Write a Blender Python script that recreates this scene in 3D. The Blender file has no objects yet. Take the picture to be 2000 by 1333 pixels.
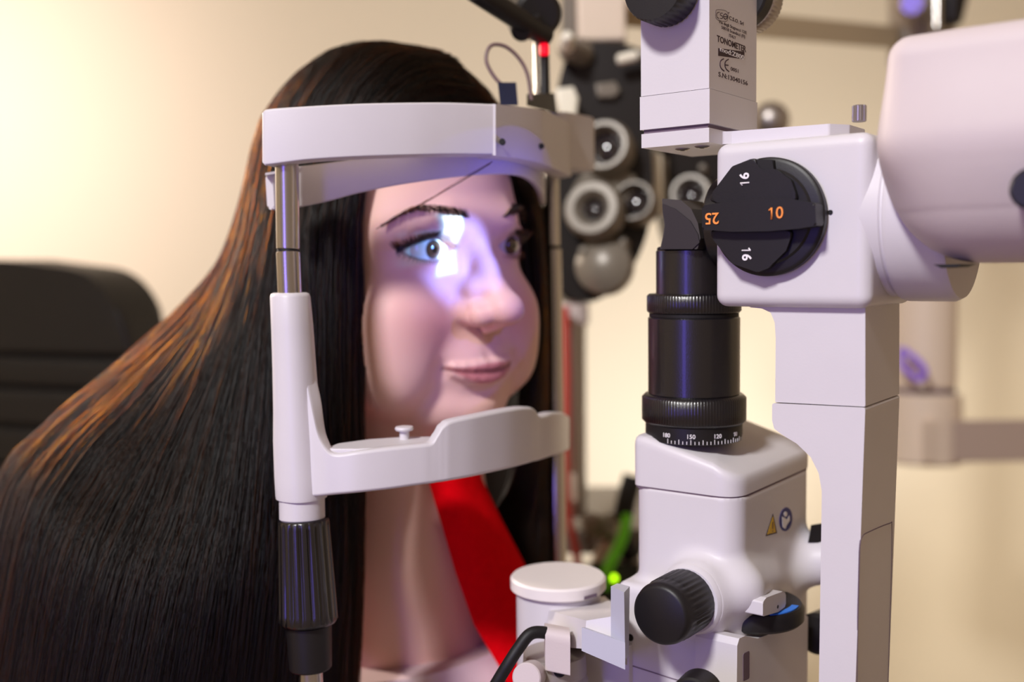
import bpy, bmesh, math, random
import numpy as np
from mathutils import Vector, Matrix
random.seed(7); np.random.seed(7)
SC = bpy.context.scene
COL = SC.collection
PI = math.pi

# ------------------------------------------------------------------ camera
FPX = 2000.0                                   # focal length in pixels of the 2000 x 1333 frame
C0 = Vector((0, 0, 1.2))
PITCH, ROLL = math.radians(4.2), math.radians(0.7)
_f = Vector((0, math.cos(PITCH), -math.sin(PITCH)))
_u0 = Vector((0, math.sin(PITCH), math.cos(PITCH)))
_r0 = Vector((1, 0, 0))
CUP = _u0 * math.cos(ROLL) + _r0 * math.sin(ROLL)
CRT = _r0 * math.cos(ROLL) - _u0 * math.sin(ROLL)
CFW = _f
cam = bpy.data.cameras.new('camera')
cam.sensor_fit = 'HORIZONTAL'; cam.sensor_width = 36.0; cam.lens = 36.0 * FPX / 2000.0
cam.clip_start = 0.02; cam.clip_end = 50
cam.dof.use_dof = True; cam.dof.focus_distance = 0.485; cam.dof.aperture_fstop = 4.0
camo = bpy.data.objects.new('camera', cam); COL.objects.link(camo)
m = Matrix.Identity(4)
for i in range(3):
    m[i][0] = CRT[i]; m[i][1] = CUP[i]; m[i][2] = -CFW[i]; m[i][3] = C0[i]
camo.matrix_world = m
SC.camera = camo
SC.view_settings.view_transform = 'Standard'; SC.view_settings.look = 'None'
SC.view_settings.gamma = 1.0; SC.view_settings.use_curve_mapping = False
SC.view_settings.exposure = 0.12

def ray(px, py):
    return CFW + CRT * ((px - 1000) / FPX) + CUP * ((666.5 - py) / FPX)
def P(px, py, d):
    return C0 + ray(px, py) * d

# ------------------------------------------------------------------ instrument frame: u towards the examiner, v away from the lens, w up
AU = Vector((.8, -.6, 0)); AV = Vector((.6, .8, 0)); AW = Vector((0, 0, 1))
def W(u, v, w):
    return C0 + AU * u + AV * v + AW * w
def L(p):
    q = p - C0
    return (q.dot(AU), q.dot(AV), q.z)
def onv(px, py, v):                             # (u, w) of the pixel's ray on the plane v
    r = ray(px, py); t = v / r.dot(AV); q = r * t
    return (q.dot(AU), q.z)
def onu(px, py, u):
    r = ray(px, py); t = u / r.dot(AU); q = r * t
    return (q.dot(AV), q.z)
def dep(p):
    return (p - C0).dot(CFW)

# ------------------------------------------------------------------ light
world = bpy.data.worlds.new('world'); SC.world = world; world.use_nodes = True
bg = world.node_tree.nodes['Background']
bg.inputs[0].default_value = (1.0, 0.72, 0.52, 1); bg.inputs[1].default_value = 0.25

def area(name, loc, target, size, power, color, size_y=None, spread=PI):
    l = bpy.data.lights.new(name, 'AREA'); l.energy = power; l.color = color
    l.shape = 'RECTANGLE'; l.size = size; l.size_y = size_y or size; l.spread = spread
    o = bpy.data.objects.new(name, l); COL.objects.link(o)
    o.location = loc
    o.rotation_euler = (Vector(target) - Vector(loc)).to_track_quat('-Z', 'Y').to_euler()
    return o
def spot(name, loc, target, power, color, angle, blend=.5, radius=.05):
    l = bpy.data.lights.new(name, 'SPOT'); l.energy = power; l.color = color
    l.spot_size = angle; l.spot_blend = blend; l.shadow_soft_size = radius
    o = bpy.data.objects.new(name, l); COL.objects.link(o)
    o.location = loc
    o.rotation_euler = (Vector(target) - Vector(loc)).to_track_quat('-Z', 'Y').to_euler()
    return o
# daylight-like key from high on the left, behind the photographer's shoulder
area('key_light', (-1.0, -1.10, 2.78), (0.05, .5, 1.15), .30, 60, (1.0, .98, .97), .30)
# unseen blue-violet light added left of the camera for streaks and lavender tint
area('added_violet_light', (-.46, -.30, 1.20), (0.08, .53, 1.15), .14, 1.7, (.18, .13, 1.0), .50)
# wall wash: lamp glow at left, then two unseen spots added for brightness
spot('wall_wash', (-1.30, 1.35, 1.62), (-1.40, 2.3, 1.42), 48, (1.0, .88, .93), math.radians(125), 1.0, .12)
spot('wall_wash', (.35, 1.45, .62), (.33, 2.3, 1.06), 28, (.93, .93, 1.0), math.radians(108), 1.0, .10)
spot('wall_wash', (.98, 1.35, .50), (1.02, 2.3, .62), 17, (1.0, .93, .84), math.radians(110), 1.0, .10)
spot('hair_rim_fill', (-1.05, 1.45, 1.60), (-.25, .70, 1.10), 60, (1.0, .85, .70), math.radians(46), .8, .06)  # unseen spot added behind her for the golden rim on the hair

# ------------------------------------------------------------------ materials
def lin(c):
    return tuple(((x / 255) / 12.92 if x / 255 <= .04045 else ((x / 255 + .055) / 1.055) ** 2.4) for x in c)
def mat(name, rgb, rough=.5, metal=0, coat=0, noise=0.0, nscale=60, bump=0.0, bscale=300, sss=0, emit=None, estr=0, spec=.5, trans=0, ior=1.45, aniso=0):
    mt = bpy.data.materials.new(name); mt.use_nodes = True
    nt = mt.node_tree; b = nt.nodes['Principled BSDF']
    c = lin(rgb)
    b.inputs['Base Color'].default_value = (*c, 1)
    b.inputs['Roughness'].default_value = rough; b.inputs['Metallic'].default_value = metal
    b.inputs['Coat Weight'].default_value = coat; b.inputs['Specular IOR Level'].default_value = spec
    b.inputs['Transmission Weight'].default_value = trans; b.inputs['IOR'].default_value = ior
    b.inputs['Anisotropic'].default_value = aniso
    if sss:
        b.inputs['Subsurface Weight'].default_value = sss
        b.inputs['Subsurface Radius'].default_value = (1, .35, .2); b.inputs['Subsurface Scale'].default_value = .006
    if emit:
        b.inputs['Emission Color'].default_value = (*lin(emit), 1); b.inputs['Emission Strength'].default_value = estr
    tc = nt.nodes.new('ShaderNodeTexCoord')
    if noise:
        n = nt.nodes.new('ShaderNodeTexNoise'); n.inputs['Scale'].default_value = nscale; n.inputs['Detail'].default_value = 4
        nt.links.new(tc.outputs['Object'], n.inputs['Vector'])
        r = nt.nodes.new('ShaderNodeMix'); r.data_type = 'RGBA'
        r.inputs['A'].default_value = (*[x * (1 - noise) for x in c], 1)
        r.inputs['B'].default_value = (*[min(1, x * (1 + noise)) for x in c], 1)
        nt.links.new(n.outputs['Fac'], r.inputs['Factor']); nt.links.new(r.outputs['Result'], b.inputs['Base Color'])
    if bump:
        n = nt.nodes.new('ShaderNodeTexNoise'); n.inputs['Scale'].default_value = bscale; n.inputs['Detail'].default_value = 3
        nt.links.new(tc.outputs['Object'], n.inputs['Vector'])
        bp = nt.nodes.new('ShaderNodeBump'); bp.inputs['Strength'].default_value = bump; bp.inputs['Distance'].default_value = .001
        nt.links.new(n.outputs['Fac'], bp.inputs['Height']); nt.links.new(bp.outputs['Normal'], b.inputs['Normal'])
    return mt
M = {}
M['white'] = mat('white_plastic', (214, 209, 212), .42, noise=.02, bump=.04, bscale=900)
M['ivory'] = mat('ivory_enamel', (206, 193, 192), .55, noise=.02, bump=.06, bscale=900)
M['lightgrey'] = mat('light_grey_plastic', (190, 190, 205), .4, noise=.02)
M['black'] = mat('black_anodised_metal', (17, 14, 17), .32, noise=.15, bump=.1, bscale=1500, spec=.9, coat=.3)
M['blackplastic'] = mat('black_plastic', (24, 21, 22), .45, noise=.2, bump=.04, bscale=1200)
M['prism'] = mat('dark_grey_prism', (66, 60, 58), .6, noise=.12)
M['steel'] = mat('brushed_steel', (200, 195, 190), .25, metal=1, noise=.05)
M['steel2'] = mat('satin_aluminium', (178, 170, 165), .38, metal=.9, noise=.06)
M['dark'] = mat('dark_recess', (14, 10, 10), .6)
M['seam'] = mat('seam_shadow_line', (112, 94, 108), .7)
M['ink'] = mat('black_print', (58, 38, 48), .6)
M['whiteink'] = mat('white_print', (240, 236, 238), .5)
M['orangeink'] = mat('orange_print', (250, 150, 70), .5)
M['bluepaint'] = mat('blue_paint', (55, 125, 225), .5)
M['yellow'] = mat('yellow_print', (225, 180, 30), .5)
M['navy'] = mat('navy_print', (52, 50, 120), .5)
M['rubber'] = mat('black_rubber', (20, 18, 19), .55, bump=.1)
M['leather'] = mat('black_leatherette', (22, 20, 19), .52, noise=.2, nscale=30, bump=.35, bscale=260)
M['wall'] = mat('wall_paint', (228, 214, 186), .85, noise=.025, nscale=3, bump=.15, bscale=120)
M['floor'] = mat('vinyl_floor', (150, 130, 110), .5, noise=.1, nscale=5)
M['ceiling'] = mat('ceiling_paint', (225, 215, 200), .9, noise=.02, nscale=4)
M['table'] = mat('grey_laminate', (128, 122, 118), .4, noise=.03)
M['red'] = mat('red_fleece', (228, 4, 18), .95, noise=.14, nscale=160, bump=.8, bscale=500, spec=.04)
M['shirt'] = mat('white_cotton', (222, 196, 200), .9, noise=.04, bump=.5, bscale=700)
M['jeans'] = mat('dark_denim', (40, 46, 70), .9, noise=.15, bump=.4, bscale=600)
M['phorblack'] = mat('phoropter_black', (24, 18, 18), .4, noise=.1)
M['silver'] = mat('phoropter_silver', (128, 120, 110), .34, metal=.12, noise=.05)
M['glass'] = mat('lens_glass', (40, 34, 36), .05, spec=.8, coat=.6)
M['bright'] = mat('cream_and_glint', (250, 244, 226), .35)  # cream of lug, lever and bar; the oval knob's highlight put into colour
M['cap'] = mat('white_cap_plastic', (238, 230, 226), .42)
M['cream'] = mat('cream_enamel', (228, 210, 190), .45, noise=.02)
M['redwire'] = mat('red_cable', (190, 60, 50), .5)
M['greenwire'] = mat('green_cable', (110, 225, 15), .4)
M['led'] = mat('green_led', (190, 255, 30), .4, emit=(190, 255, 20), estr=3)
M['redglow'] = mat('red_fixation_led', (200, 0, 20), .4, emit=(255, 5, 40), estr=1.1)
M['lash'] = mat('lash_black', (14, 8, 18), .6)

# ------------------------------------------------------------------ object helpers
FR = {}                                          # world matrices of the roots
def frame(o):
    while o is not None:
        if o.name in FR: return FR[o.name]
        o = o.parent
    return Matrix.Identity(4)
def thing(name, label, cat, loc, rotz=0, group=None):
    o = bpy.data.objects.new(name, None); COL.objects.link(o)
    o.empty_display_size = .05
    o.location = loc; o.rotation_euler = (0, 0, rotz); o['label'] = label; o['category'] = cat
    if group: o['group'] = group
    FR[o.name] = Matrix.Translation(Vector(loc)) @ Matrix.Rotation(rotz, 4, 'Z')
    return o
def link(name, me, material, parent=None, label=None, sharp=35, wn=False):
    """ME carries world coordinates; it is moved into its parent's frame."""
    if parent is not None:
        me.transform(frame(parent).inverted())
    me.materials.clear(); me.materials.append(material)
    for p in me.polygons: p.use_smooth = True
    if sharp: me.set_sharp_from_angle(angle=math.radians(sharp))
    o = bpy.data.objects.new(name, me); COL.objects.link(o)
    if parent is not None: o.parent = parent
    if label: o['label'] = label
    if wn:
        w = o.modifiers.new('wn', 'WEIGHTED_NORMAL'); w.keep_sharp = True; w.weight = 60
    return o
def obj(name, bm, material, parent=None, label=None, sharp=35, wn=True):
    bmesh.ops.recalc_face_normals(bm, faces=bm.faces)
    me = bpy.data.meshes.new(name); bm.to_mesh(me); bm.free()
    return link(name, me, material, parent, label, sharp, wn)
def structure(name, bm, material):
    o = obj(name, bm, material, None); o['kind'] = 'structure'; return o
def merge(*bms):
    out = bms[0]
    for b in bms[1:]:
        me = bpy.data.meshes.new('t'); b.to_mesh(me); b.free(); out.from_mesh(me); bpy.data.meshes.remove(me)
    return out
def bev(bm, w, seg=3, ang=30, edges=None):
    if w <= 0: return bm
    es = edges if edges is not None else [e for e in bm.edges if len(e.link_faces) == 2 and e.calc_face_angle(0) > math.radians(ang)]
    bmesh.ops.bevel(bm, geom=es, offset=w, segments=seg, profile=.5, affect='EDGES', clamp_overlap=True)
    return bm
def hexa(pts, w=0, seg=3):
    """8 world points: bottom 4 then top 4."""
    bm = bmesh.new(); v = [bm.verts.new(p) for p in pts]
    for f in ((3, 2, 1, 0), (4, 5, 6, 7), (0, 1, 5, 4), (1, 2, 6, 5), (2, 3, 7, 6), (3, 0, 4, 7)):
        bm.faces.new([v[i] for i in f])
    return bev(bm, w, seg)
def boxL(u0, u1, v0, v1, w0, w1, b=0, seg=3):
    return hexa([W(u0, v0, w0), W(u1, v0, w0), W(u1, v1, w0), W(u0, v1, w0), W(u0, v0, w1), W(u1, v0, w1), W(u1, v1, w1), W(u0, v1, w1)], b, seg)
def boxW(x0, x1, y0, y1, z0, z1, b=0, seg=3):
    return hexa([(x0, y0, z0), (x1, y0, z0), (x1, y1, z0), (x0, y1, z0), (x0, y0, z1), (x1, y0, z1), (x1, y1, z1), (x0, y1, z1)], b, seg)
def roundpoly(pts, rad, seg=6):
    """2D polygon with its corners rounded; RAD one radius or a list."""
    n = len(pts); out = []
    for i in range(n):
        r = rad[i] if isinstance(rad, (list, tuple)) else rad
        p = Vector(pts[i]); a = Vector(pts[i - 1]); b = Vector(pts[(i + 1) % n])
        if r <= 0: out.append(tuple(p)); continue
        da, db = (a - p), (b - p); la, lb = da.length, db.length
        da.normalize(); db.normalize()
        ang = da.angle(db)
        t = min(r / max(math.tan(ang / 2), 1e-4), la * .48, lb * .48)
        s, e = p + da * t, p + db * t
        for k in range(seg + 1):
            q = k / seg
            out.append(tuple(s * (1 - q) ** 2 + p * 2 * q * (1 - q) + e * q * q))
    return out
def prism(poly, mp, h0, h1, b=0, seg=3, ang=40):
    """POLY 2D extruded between h0 and h1; MP(a, b, h) -> world."""
    bm = bmesh.new(); n = len(poly)
    lo = [bm.verts.new(mp(x, y, h0)) for x, y in poly]; hi = [bm.verts.new(mp(x, y, h1)) for x, y in poly]
    f0 = bm.faces.new(lo); f1 = bm.faces.new(list(reversed(hi)))
    for i in range(n):
        bm.faces.new((lo[i], lo[(i + 1) % n], hi[(i + 1) % n], hi[i]))
    if b > 0:
        es = [e for e in set(list(f0.edges) + list(f1.edges))]
        bmesh.ops.bevel(bm, geom=es, offset=b, segments=seg, profile=.5, affect='EDGES', clamp_overlap=True)
    bmesh.ops.triangulate(bm, faces=[f for f in bm.faces if len(f.verts) > 12])
    return bm
MV = lambda u, w, v: W(u, v, w)                 # outline in (u, w), thickness along v
MU = lambda v, w, u: W(u, v, w)
def tracev(pxs, v, v2, rad=0, b=0, seg=3):
    """Outline given in photo pixels on the plane v, made solid to the plane v2."""
    poly = [onv(x, y, v) for x, y in pxs]
    return prism(roundpoly(poly, rad) if rad else poly, MV, v, v2, b, seg)
def traceu(pxs, u, u2, rad=0, b=0, seg=3):
    poly = [onu(x, y, u) for x, y in pxs]
    return prism(roundpoly(poly, rad) if rad else poly, MU, u, u2, b, seg)
def basis(axis):
    a = Vector(axis).normalized()
    t = Vector((0, 0, 1)) if abs(a.z) < .9 else Vector((1, 0, 0))
    x = a.cross(t).normalized(); y = a.cross(x).normalized()
    return x, y, a
def lathe(prof, origin, axis=(0, 0, 1), segs=48, flutes=0, depth=0, frange=None):
    """PROF [(radius, height)]; FLUTES grooves of DEPTH between the heights FRANGE."""
    x, y, a = basis(axis); o = Vector(origin); bm = bmesh.new(); rings = []
    for r, h in prof:
        if r < 1e-6: rings.append([bm.verts.new(o + a * h)]); continue
        rg = []
        for i in range(segs):
            t = 2 * PI * i / segs; rr = r
            if flutes and frange[0] <= h <= frange[1]:
                rr = r - depth * max(0, math.cos(flutes * t)) ** .7 if math.cos(flutes * t) > 0 else r
            rg.append(bm.verts.new(o + a * h + x * (rr * math.cos(t)) + y * (rr * math.sin(t))))
        rings.append(rg)
    for A, B in zip(rings, rings[1:]):
        for i in range(segs):
            j = (i + 1) % segs
            if len(A) == 1 and len(B) == 1: continue
            if len(A) == 1: bm.faces.new((A[0], B[i], B[j]))
            elif len(B) == 1: bm.faces.new((A[i], B[0], A[j]))
            else: bm.faces.new((A[i], B[i], B[j], A[j]))
    return bm
def cyl(p0, p1, r, r2=None, b=.0005, segs=40, flutes=0, depth=0):
    p0, p1 = Vector(p0), Vector(p1); h = (p1 - p0).length; r2 = r if r2 is None else r2
    return lathe([(0, 0), (r - b, 0), (r, b), (r2, h - b), (r2 - b, h), (0, h)], p0, p1 - p0, segs, flutes, depth, (b * .5, h - b * .5))
def smooth_path(pts, n):
    pts = [Vector(p) for p in pts]; q = [pts[0] * 2 - pts[1]] + pts + [pts[-1] * 2 - pts[-2]]; out = []
    m = len(pts) - 1
    for k in range(n + 1):
        t = k / n * m; i = min(int(t), m - 1); f = t - i
        a, b, c, d = q[i], q[i + 1], q[i + 2], q[i + 3]
        out.append(.5 * ((2 * b) + (c - a) * f + (2 * a - 5 * b + 4 * c - d) * f * f + (3 * b - a - 3 * c + d) * f ** 3))
    return out
def tube(pts, r, n=40, segs=12):
    path = smooth_path(pts, n) if n else [Vector(p) for p in pts]
    bm = bmesh.new(); rings = []; up = Vector((0, 0, 1))
    tan0 = (path[1] - path[0]).normalized()
    x = tan0.cross(up if abs(tan0.z) < .9 else Vector((1, 0, 0))).normalized()
    for i, p in enumerate(path):
        t = (path[min(i + 1, len(path) - 1)] - path[max(i - 1, 0)]).normalized()
        x = (x - t * x.dot(t)).normalized(); y = t.cross(x)
        rr = r[min(i * len(r) // len(path), len(r) - 1)] if isinstance(r, (list, tuple)) else r
        rings.append([bm.verts.new(p + x * (rr * math.cos(2 * PI * k / segs)) + y * (rr * math.sin(2 * PI * k / segs))) for k in range(segs)])
    for A, B in zip(rings, rings[1:]):
        for k in range(segs): bm.faces.new((A[k], B[k], B[(k + 1) % segs], A[(k + 1) % segs]))
    bm.faces.new(rings[0]); bm.faces.new(list(reversed(rings[-1])))
    return bm
def ribbon(sections, b=0):
    """Sections: each a closed ring of the same number of world points; a solid swept through them."""
    bm = bmesh.new(); rings = [[bm.verts.new(p) for p in s] for s in sections]; n = len(rings[0])
    for A, B in zip(rings, rings[1:]):
        for k in range(n): bm.faces.new((A[k], B[k], B[(k + 1) % n], A[(k + 1) % n]))
    bm.faces.new(rings[0]); bm.faces.new(list(reversed(rings[-1])))
    return bev(bm, b, 3, 50) if b else bm
_txt = {}
def text_bm(s, size, origin, xdir, ydir, depth=.00015, bold=0, align='CENTER', xscale=1.0, bend=None):
    """Raised lettering standing on a surface: ORIGIN the middle of the line, XDIR reading direction, YDIR up."""
    c = bpy.data.curves.new('t', 'FONT'); c.body = s; c.size = size; c.extrude = depth; c.offset = bold * size
    c.align_x = align; c.align_y = 'CENTER'; c.resolution_u = 3
    o = bpy.data.objects.new('t', c); COL.objects.link(o)
    bpy.context.view_layer.update()
    me = bpy.data.meshes.new_from_object(o.evaluated_get(bpy.context.evaluated_depsgraph_get()))
    bpy.data.objects.remove(o); bpy.data.curves.remove(c)
    x = Vector(xdir).normalized(); y = Vector(ydir).normalized(); z = x.cross(y)
    for v in me.vertices:
        a, b_, h = v.co.x * xscale, v.co.y, v.co.z
        v.co = bend(a, b_, h) if bend else Vector(origin) + x * a + y * b_ + z * h
    bm = bmesh.new(); bm.from_mesh(me); bpy.data.meshes.remove(me)
    return bm
BEAM = 3.6; AIM = (856, 478, .607); TILT = 7; SLW = .034; SLH = .118; HALO = .17; HALOS = .75; WIDES = .07; HX = .045; HYY = -.075
# ------------------------------------------------------------------ the person
import openvdb
def headmat():
    y, p, r = math.radians(HY), math.radians(HP), math.radians(HR)
    cy, sy, cp, sp, cr, sr = math.cos(y), math.sin(y), math.cos(p), math.sin(p), math.cos(r), math.sin(r)
    base = np.array([[-1, 0, 0], [0, -1, 0], [0, 0, 1.]])
    Rz = np.array([[cy, -sy, 0], [sy, cy, 0], [0, 0, 1]]); Rx = np.array([[1, 0, 0], [0, cp, -sp], [0, sp, cp]])
    Ry = np.array([[cr, 0, sr], [0, 1, 0], [-sr, 0, cr]])
    Rc = Rz @ base @ Rx @ Ry                      # head -> (camera right, depth, up)
    B = np.array([list(CRT), list(CFW), list(CUP)]).T
    return B @ Rc, np.array(list(C0)) + B @ np.array(HT)
GAZE = (0, 0)
HY, HP, HR, HT = 44.0, -8.0, 5.6, (-.0218, .621, .0556)
HM, HO = headmat()                                # head frame in mm: x her right, y the way she faces, z up
def H(x, y, z):
    return Vector((HO + HM @ np.array([x, y, z]) / 1000).tolist())
def toH(p):
    return HM.T @ (np.array(list(p)) - HO) * 1000

def smin(a, b, k):
    h = np.clip(.5 + .5 * (b - a) / k, 0, 1)
    return b + (a - b) * h - k * h * (1 - h)
def smax(a, b, k):
    return -smin(-a, -b, k)
class Field:
    def __init__(s, lo, hi, h):
        s.lo, s.h = np.array(lo, float), h
        n = [int((b - a) / h) + 1 for a, b in zip(lo, hi)]
        s.X = (lo[0] + h * np.arange(n[0], dtype=np.float32))[:, None, None]
        s.Y = (lo[1] + h * np.arange(n[1], dtype=np.float32))[None, :, None]
        s.Z = (lo[2] + h * np.arange(n[2], dtype=np.float32))[None, None, :]
        s.d = np.full(n, 1e3, np.float32)
    def sub(s, lo, hi):
        """index box round a region, so that small features cost little"""
        i = [slice(max(0, int((a - o) / s.h)), max(1, int((b - o) / s.h) + 2)) for a, b, o in zip(lo, hi, s.lo)]
        return i, s.X[i[0]], s.Y[:, i[1]], s.Z[:, :, i[2]]
    def ell(s, c, r, k=0, neg=False, rot=None, pad=None):
        pad = max(12, 3 * k) if pad is None else pad
        R = max(r) if rot else None
        lo = [c[j] - (R or r[j]) - pad for j in range(3)]; hi = [c[j] + (R or r[j]) + pad for j in range(3)]
        i, X, Y, Z = s.sub(lo, hi)
        x, y, z = X - c[0], Y - c[1], Z - c[2]
        if rot:
            a, b = rot                             # turn about x, then about z (degrees)
            ca, sa = math.cos(math.radians(a)), math.sin(math.radians(a)); y, z = ca * y + sa * z, -sa * y + ca * z
            cb, sb = math.cos(math.radians(b)), math.sin(math.radians(b)); x, y = cb * x + sb * y, -sb * x + cb * y
        k0 = np.sqrt((x / r[0]) ** 2 + (y / r[1]) ** 2 + (z / r[2]) ** 2)
        k1 = np.sqrt((x / r[0] ** 2) ** 2 + (y / r[1] ** 2) ** 2 + (z / r[2] ** 2) ** 2) + 1e-6
        s.put(i, k0 * (k0 - 1) / k1, k, neg)
    def cap(s, a, b, ra, rb, k=0, neg=False, flat=None):
        pad = max(ra, rb) + max(10, 3 * k)
        lo = [min(a[j], b[j]) - pad for j in range(3)]; hi = [max(a[j], b[j]) + pad for j in range(3)]
        i, X, Y, Z = s.sub(lo, hi)
        ba = [b[j] - a[j] for j in range(3)]; L2 = sum(q * q for q in ba) + 1e-9
        x, y, z = X - a[0], Y - a[1], Z - a[2]
        t = np.clip((x * ba[0] + y * ba[1] + z * ba[2]) / L2, 0, 1)
        dx, dy, dz = x - ba[0] * t, y - ba[1] * t, z - ba[2] * t
        s.put(i, np.sqrt(dx * dx + dy * dy + dz * dz) - (ra + (rb - ra) * t), k, neg)
    def box(s, c0, c1, r, k=0, pad=20):
        """upright box with rounded vertical edges (and softly rounded top and bottom)"""
        i, X, Y, Z = s.sub([a - pad for a in c0], [a + pad for a in c1])
        cx, cy, cz = [(a + b) / 2 for a, b in zip(c0, c1)]; hx, hy, hz = [(b - a) / 2 for a, b in zip(c0, c1)]
        qx, qy, qz = np.abs(X - cx) - hx + r, np.abs(Y - cy) - hy + r, np.abs(Z - cz) - hz + r
        d = np.sqrt(np.maximum(qx, 0) ** 2 + np.maximum(qy, 0) ** 2 + np.maximum(qz, 0) ** 2) + np.minimum(np.maximum(np.maximum(qx, qy), qz), 0) - r
        s.put(i, d, k, False)
    def put(s, i, q, k, neg):
        i = tuple(i); d = s.d[i]
        if neg: s.d[i] = smax(d, -q, k) if k else np.maximum(d, -q)
        else: s.d[i] = smin(d, q, k) if k else np.minimum(d, q)
    def mesh(s, name, world):
        s.d[[0, -1]] = 5; s.d[:, [0, -1]] = 5; s.d[:, :, [0, -1]] = 5
        g = openvdb.FloatGrid(5.0)
        g.copyFromArray(np.clip(s.d, -5, 5).astype(np.float32))
        pts, quads = g.convertToQuads(0.0)
        pts = pts * s.h + s.lo
        w = world(pts)
        # faces must look outwards: test the sign of the enclosed volume
        t = w[quads]; vol = np.einsum('ij,ij->i', t[:, 0], np.cross(t[:, 1], t[:, 2])).sum() + np.einsum('ij,ij->i', t[:, 0], np.cross(t[:, 2], t[:, 3])).sum()
        if vol < 0: quads = quads[:, ::-1]
        me = bpy.data.meshes.new(name)
        me.vertices.add(len(w)); me.vertices.foreach_set('co', w.astype(np.float32).ravel())
        me.loops.add(quads.size); me.loops.foreach_set('vertex_index', quads.astype(np.int32).ravel())
        me.polygons.add(len(quads)); me.polygons.foreach_set('loop_start', np.arange(0, quads.size, 4, dtype=np.int32))
        me.update(calc_edges=True); me.validate()
        return me, pts
def head_world(pts):
    return pts / 1000 @ HM.T + HO

person = thing('person', 'young woman with long dark brown hair and red fleece jacket leaning into the white headrest', 'person', (-.12, .86, 0))
# ---- the body: head, neck, chest and arms in one surface

def Hp(px, py, d):
    return tuple(toH(P(px, py, d)))
def Hw(u, v, w): return tuple(toH(W(u, v, w)))
EYE = 31.5; EYC = (-13.0, 1.0); ER = 12.2
def lid_up(t):  return 6.0 * np.clip(1 - t * t, -1, 1) - 1.2 * t          # t: -1 inner corner, 1 outer
def lid_lo(t):  return -5.6 * np.clip(1 - np.abs(t) ** 2.2, -1, 1) - 1.2 * t
F = Field((-125, -192, -330), (125, 62, 126), 1.25)
F.ell((0, -86, 34), (70, 88, 82))                                     # cranium
F.ell((0, -40, 2), (62, 45, 50), 14)                                  # front of the skull
F.ell((3, -46, -44), (65, 50, 54), 14)                                # mid face
for s in (1, -1):
    F.ell((s * 39 + 2 * (s + 1), -23, -46), (28, 28, 30), 14)                       # cheeks
    F.ell((s * 41 + 2 * (s + 1), -26, -72), (26, 30, 29), 14)                       # lower cheeks
    F.cap((s * 53, -56, -68), (s * 22, -20, -97), 17, 15, 16)         # jaw
    F.ell((s * 71, -82, -12), (6, 15, 26), 5)                         # ears, under the hair
F.ell((0, -10, -96), (30, 22, 18), 12)                                 # chin
F.ell((0, 3, -98), (12, 9, 9), 8)
F.ell((0, -32, -98), (34, 34, 13), 12)                                # under the jaw
F.cap((-20, -3, 16), (20, -3, 16), 11, 11, 10)                        # brow ridge
for s in (1, -1):
    F.ell((s * 28, 15.5, -3), (17, 13, 13), 9, neg=True)                # sockets
    F.ell((s * 13.5, 11, -4), (5, 6.5, 8), 5, neg=True)
# nose
F.cap((0, 1.5, 8), (0, 10.5, -12), 5.8, 6.4, 6)
F.cap((0, 10.5, -12), (0, 25.5, -31), 6.4, 9.0, 7)
F.ell((0, 29, -34), (10.5, 9.6, 8.8), 6)                           # tip
F.cap((-7, 8, -24), (7, 8, -24), 8, 8, 8)
for s in (1, -1):
    F.ell((s * 12, 17, -37.2), (7.4, 10, 7.2), 6)                    # wings
    F.cap((s * 9, 10, -37), (s * 17, -2, -35), 7, 5, 6)
F.cap((0, 23, -41), (0, 13, -45.5), 4.2, 5, 4)                          # columella
for s in (1, -1):
    F.ell((s * 7.0, 20.5, -45.2), (3.4, 5.4, 4.0), 1.5, neg=True, pad=4)
    F.cap((s * 19, 13.5, -34), (s * 20.5, 13.5, -47), 2.2, 1.4, 4, neg=True)
    F.cap((s * 21, 14, -47), (s * 32, 12, -66), 1.5, 1.5, 9, neg=True)   # crease behind the wing
# muzzle and lips
F.ell((0, -9, -70), (30, 23, 22), 10)
F.ell((0, 15.5, -57), (2.6, 2.2, 7), 5, neg=True)                     # philtrum
def lipz(x): return -72.5 + .0035 * x * x
LIPX = [0, 5, 11, 17, 22.5, 27]
for s in (1, -1):
    up = [(s * x, 14.2 - .0125 * x * x, lipz(x) + 3.4 - (0 if x else 1.0) - .08 * x) for x in LIPX]
    lo = [(s * x, 13.2 - .0135 * x * x, lipz(x) - 4.6 + .13 * x) for x in LIPX]
    ru = [3.0, 3.3, 3.0, 2.5, 1.8, 1.0]; rl = [3.9, 3.9, 3.5, 2.9, 2.0, 1.1]
    for k in range(5):
        F.cap(up[k], up[k + 1], ru[k], ru[k + 1], 3.2)
        F.cap(lo[k], lo[k + 1], rl[k], rl[k + 1], 3.2)
    for k in range(5):
        a = (s * LIPX[k], 18.6 - .0135 * LIPX[k] ** 2, lipz(LIPX[k])); b = (s * LIPX[k + 1], 18.6 - .0135 * LIPX[k + 1] ** 2, lipz(LIPX[k + 1]))
        F.cap(a, b, 1.2, 1.2, 1.6, neg=True)
    F.ell((s * 31, 7, -71), (4.5, 4.5, 5), 6, neg=True)             # mouth corner dimple
F.ell((0, 14, -86), (15, 3.8, 3.6), 6, neg=True)                    # groove over the chin
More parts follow.
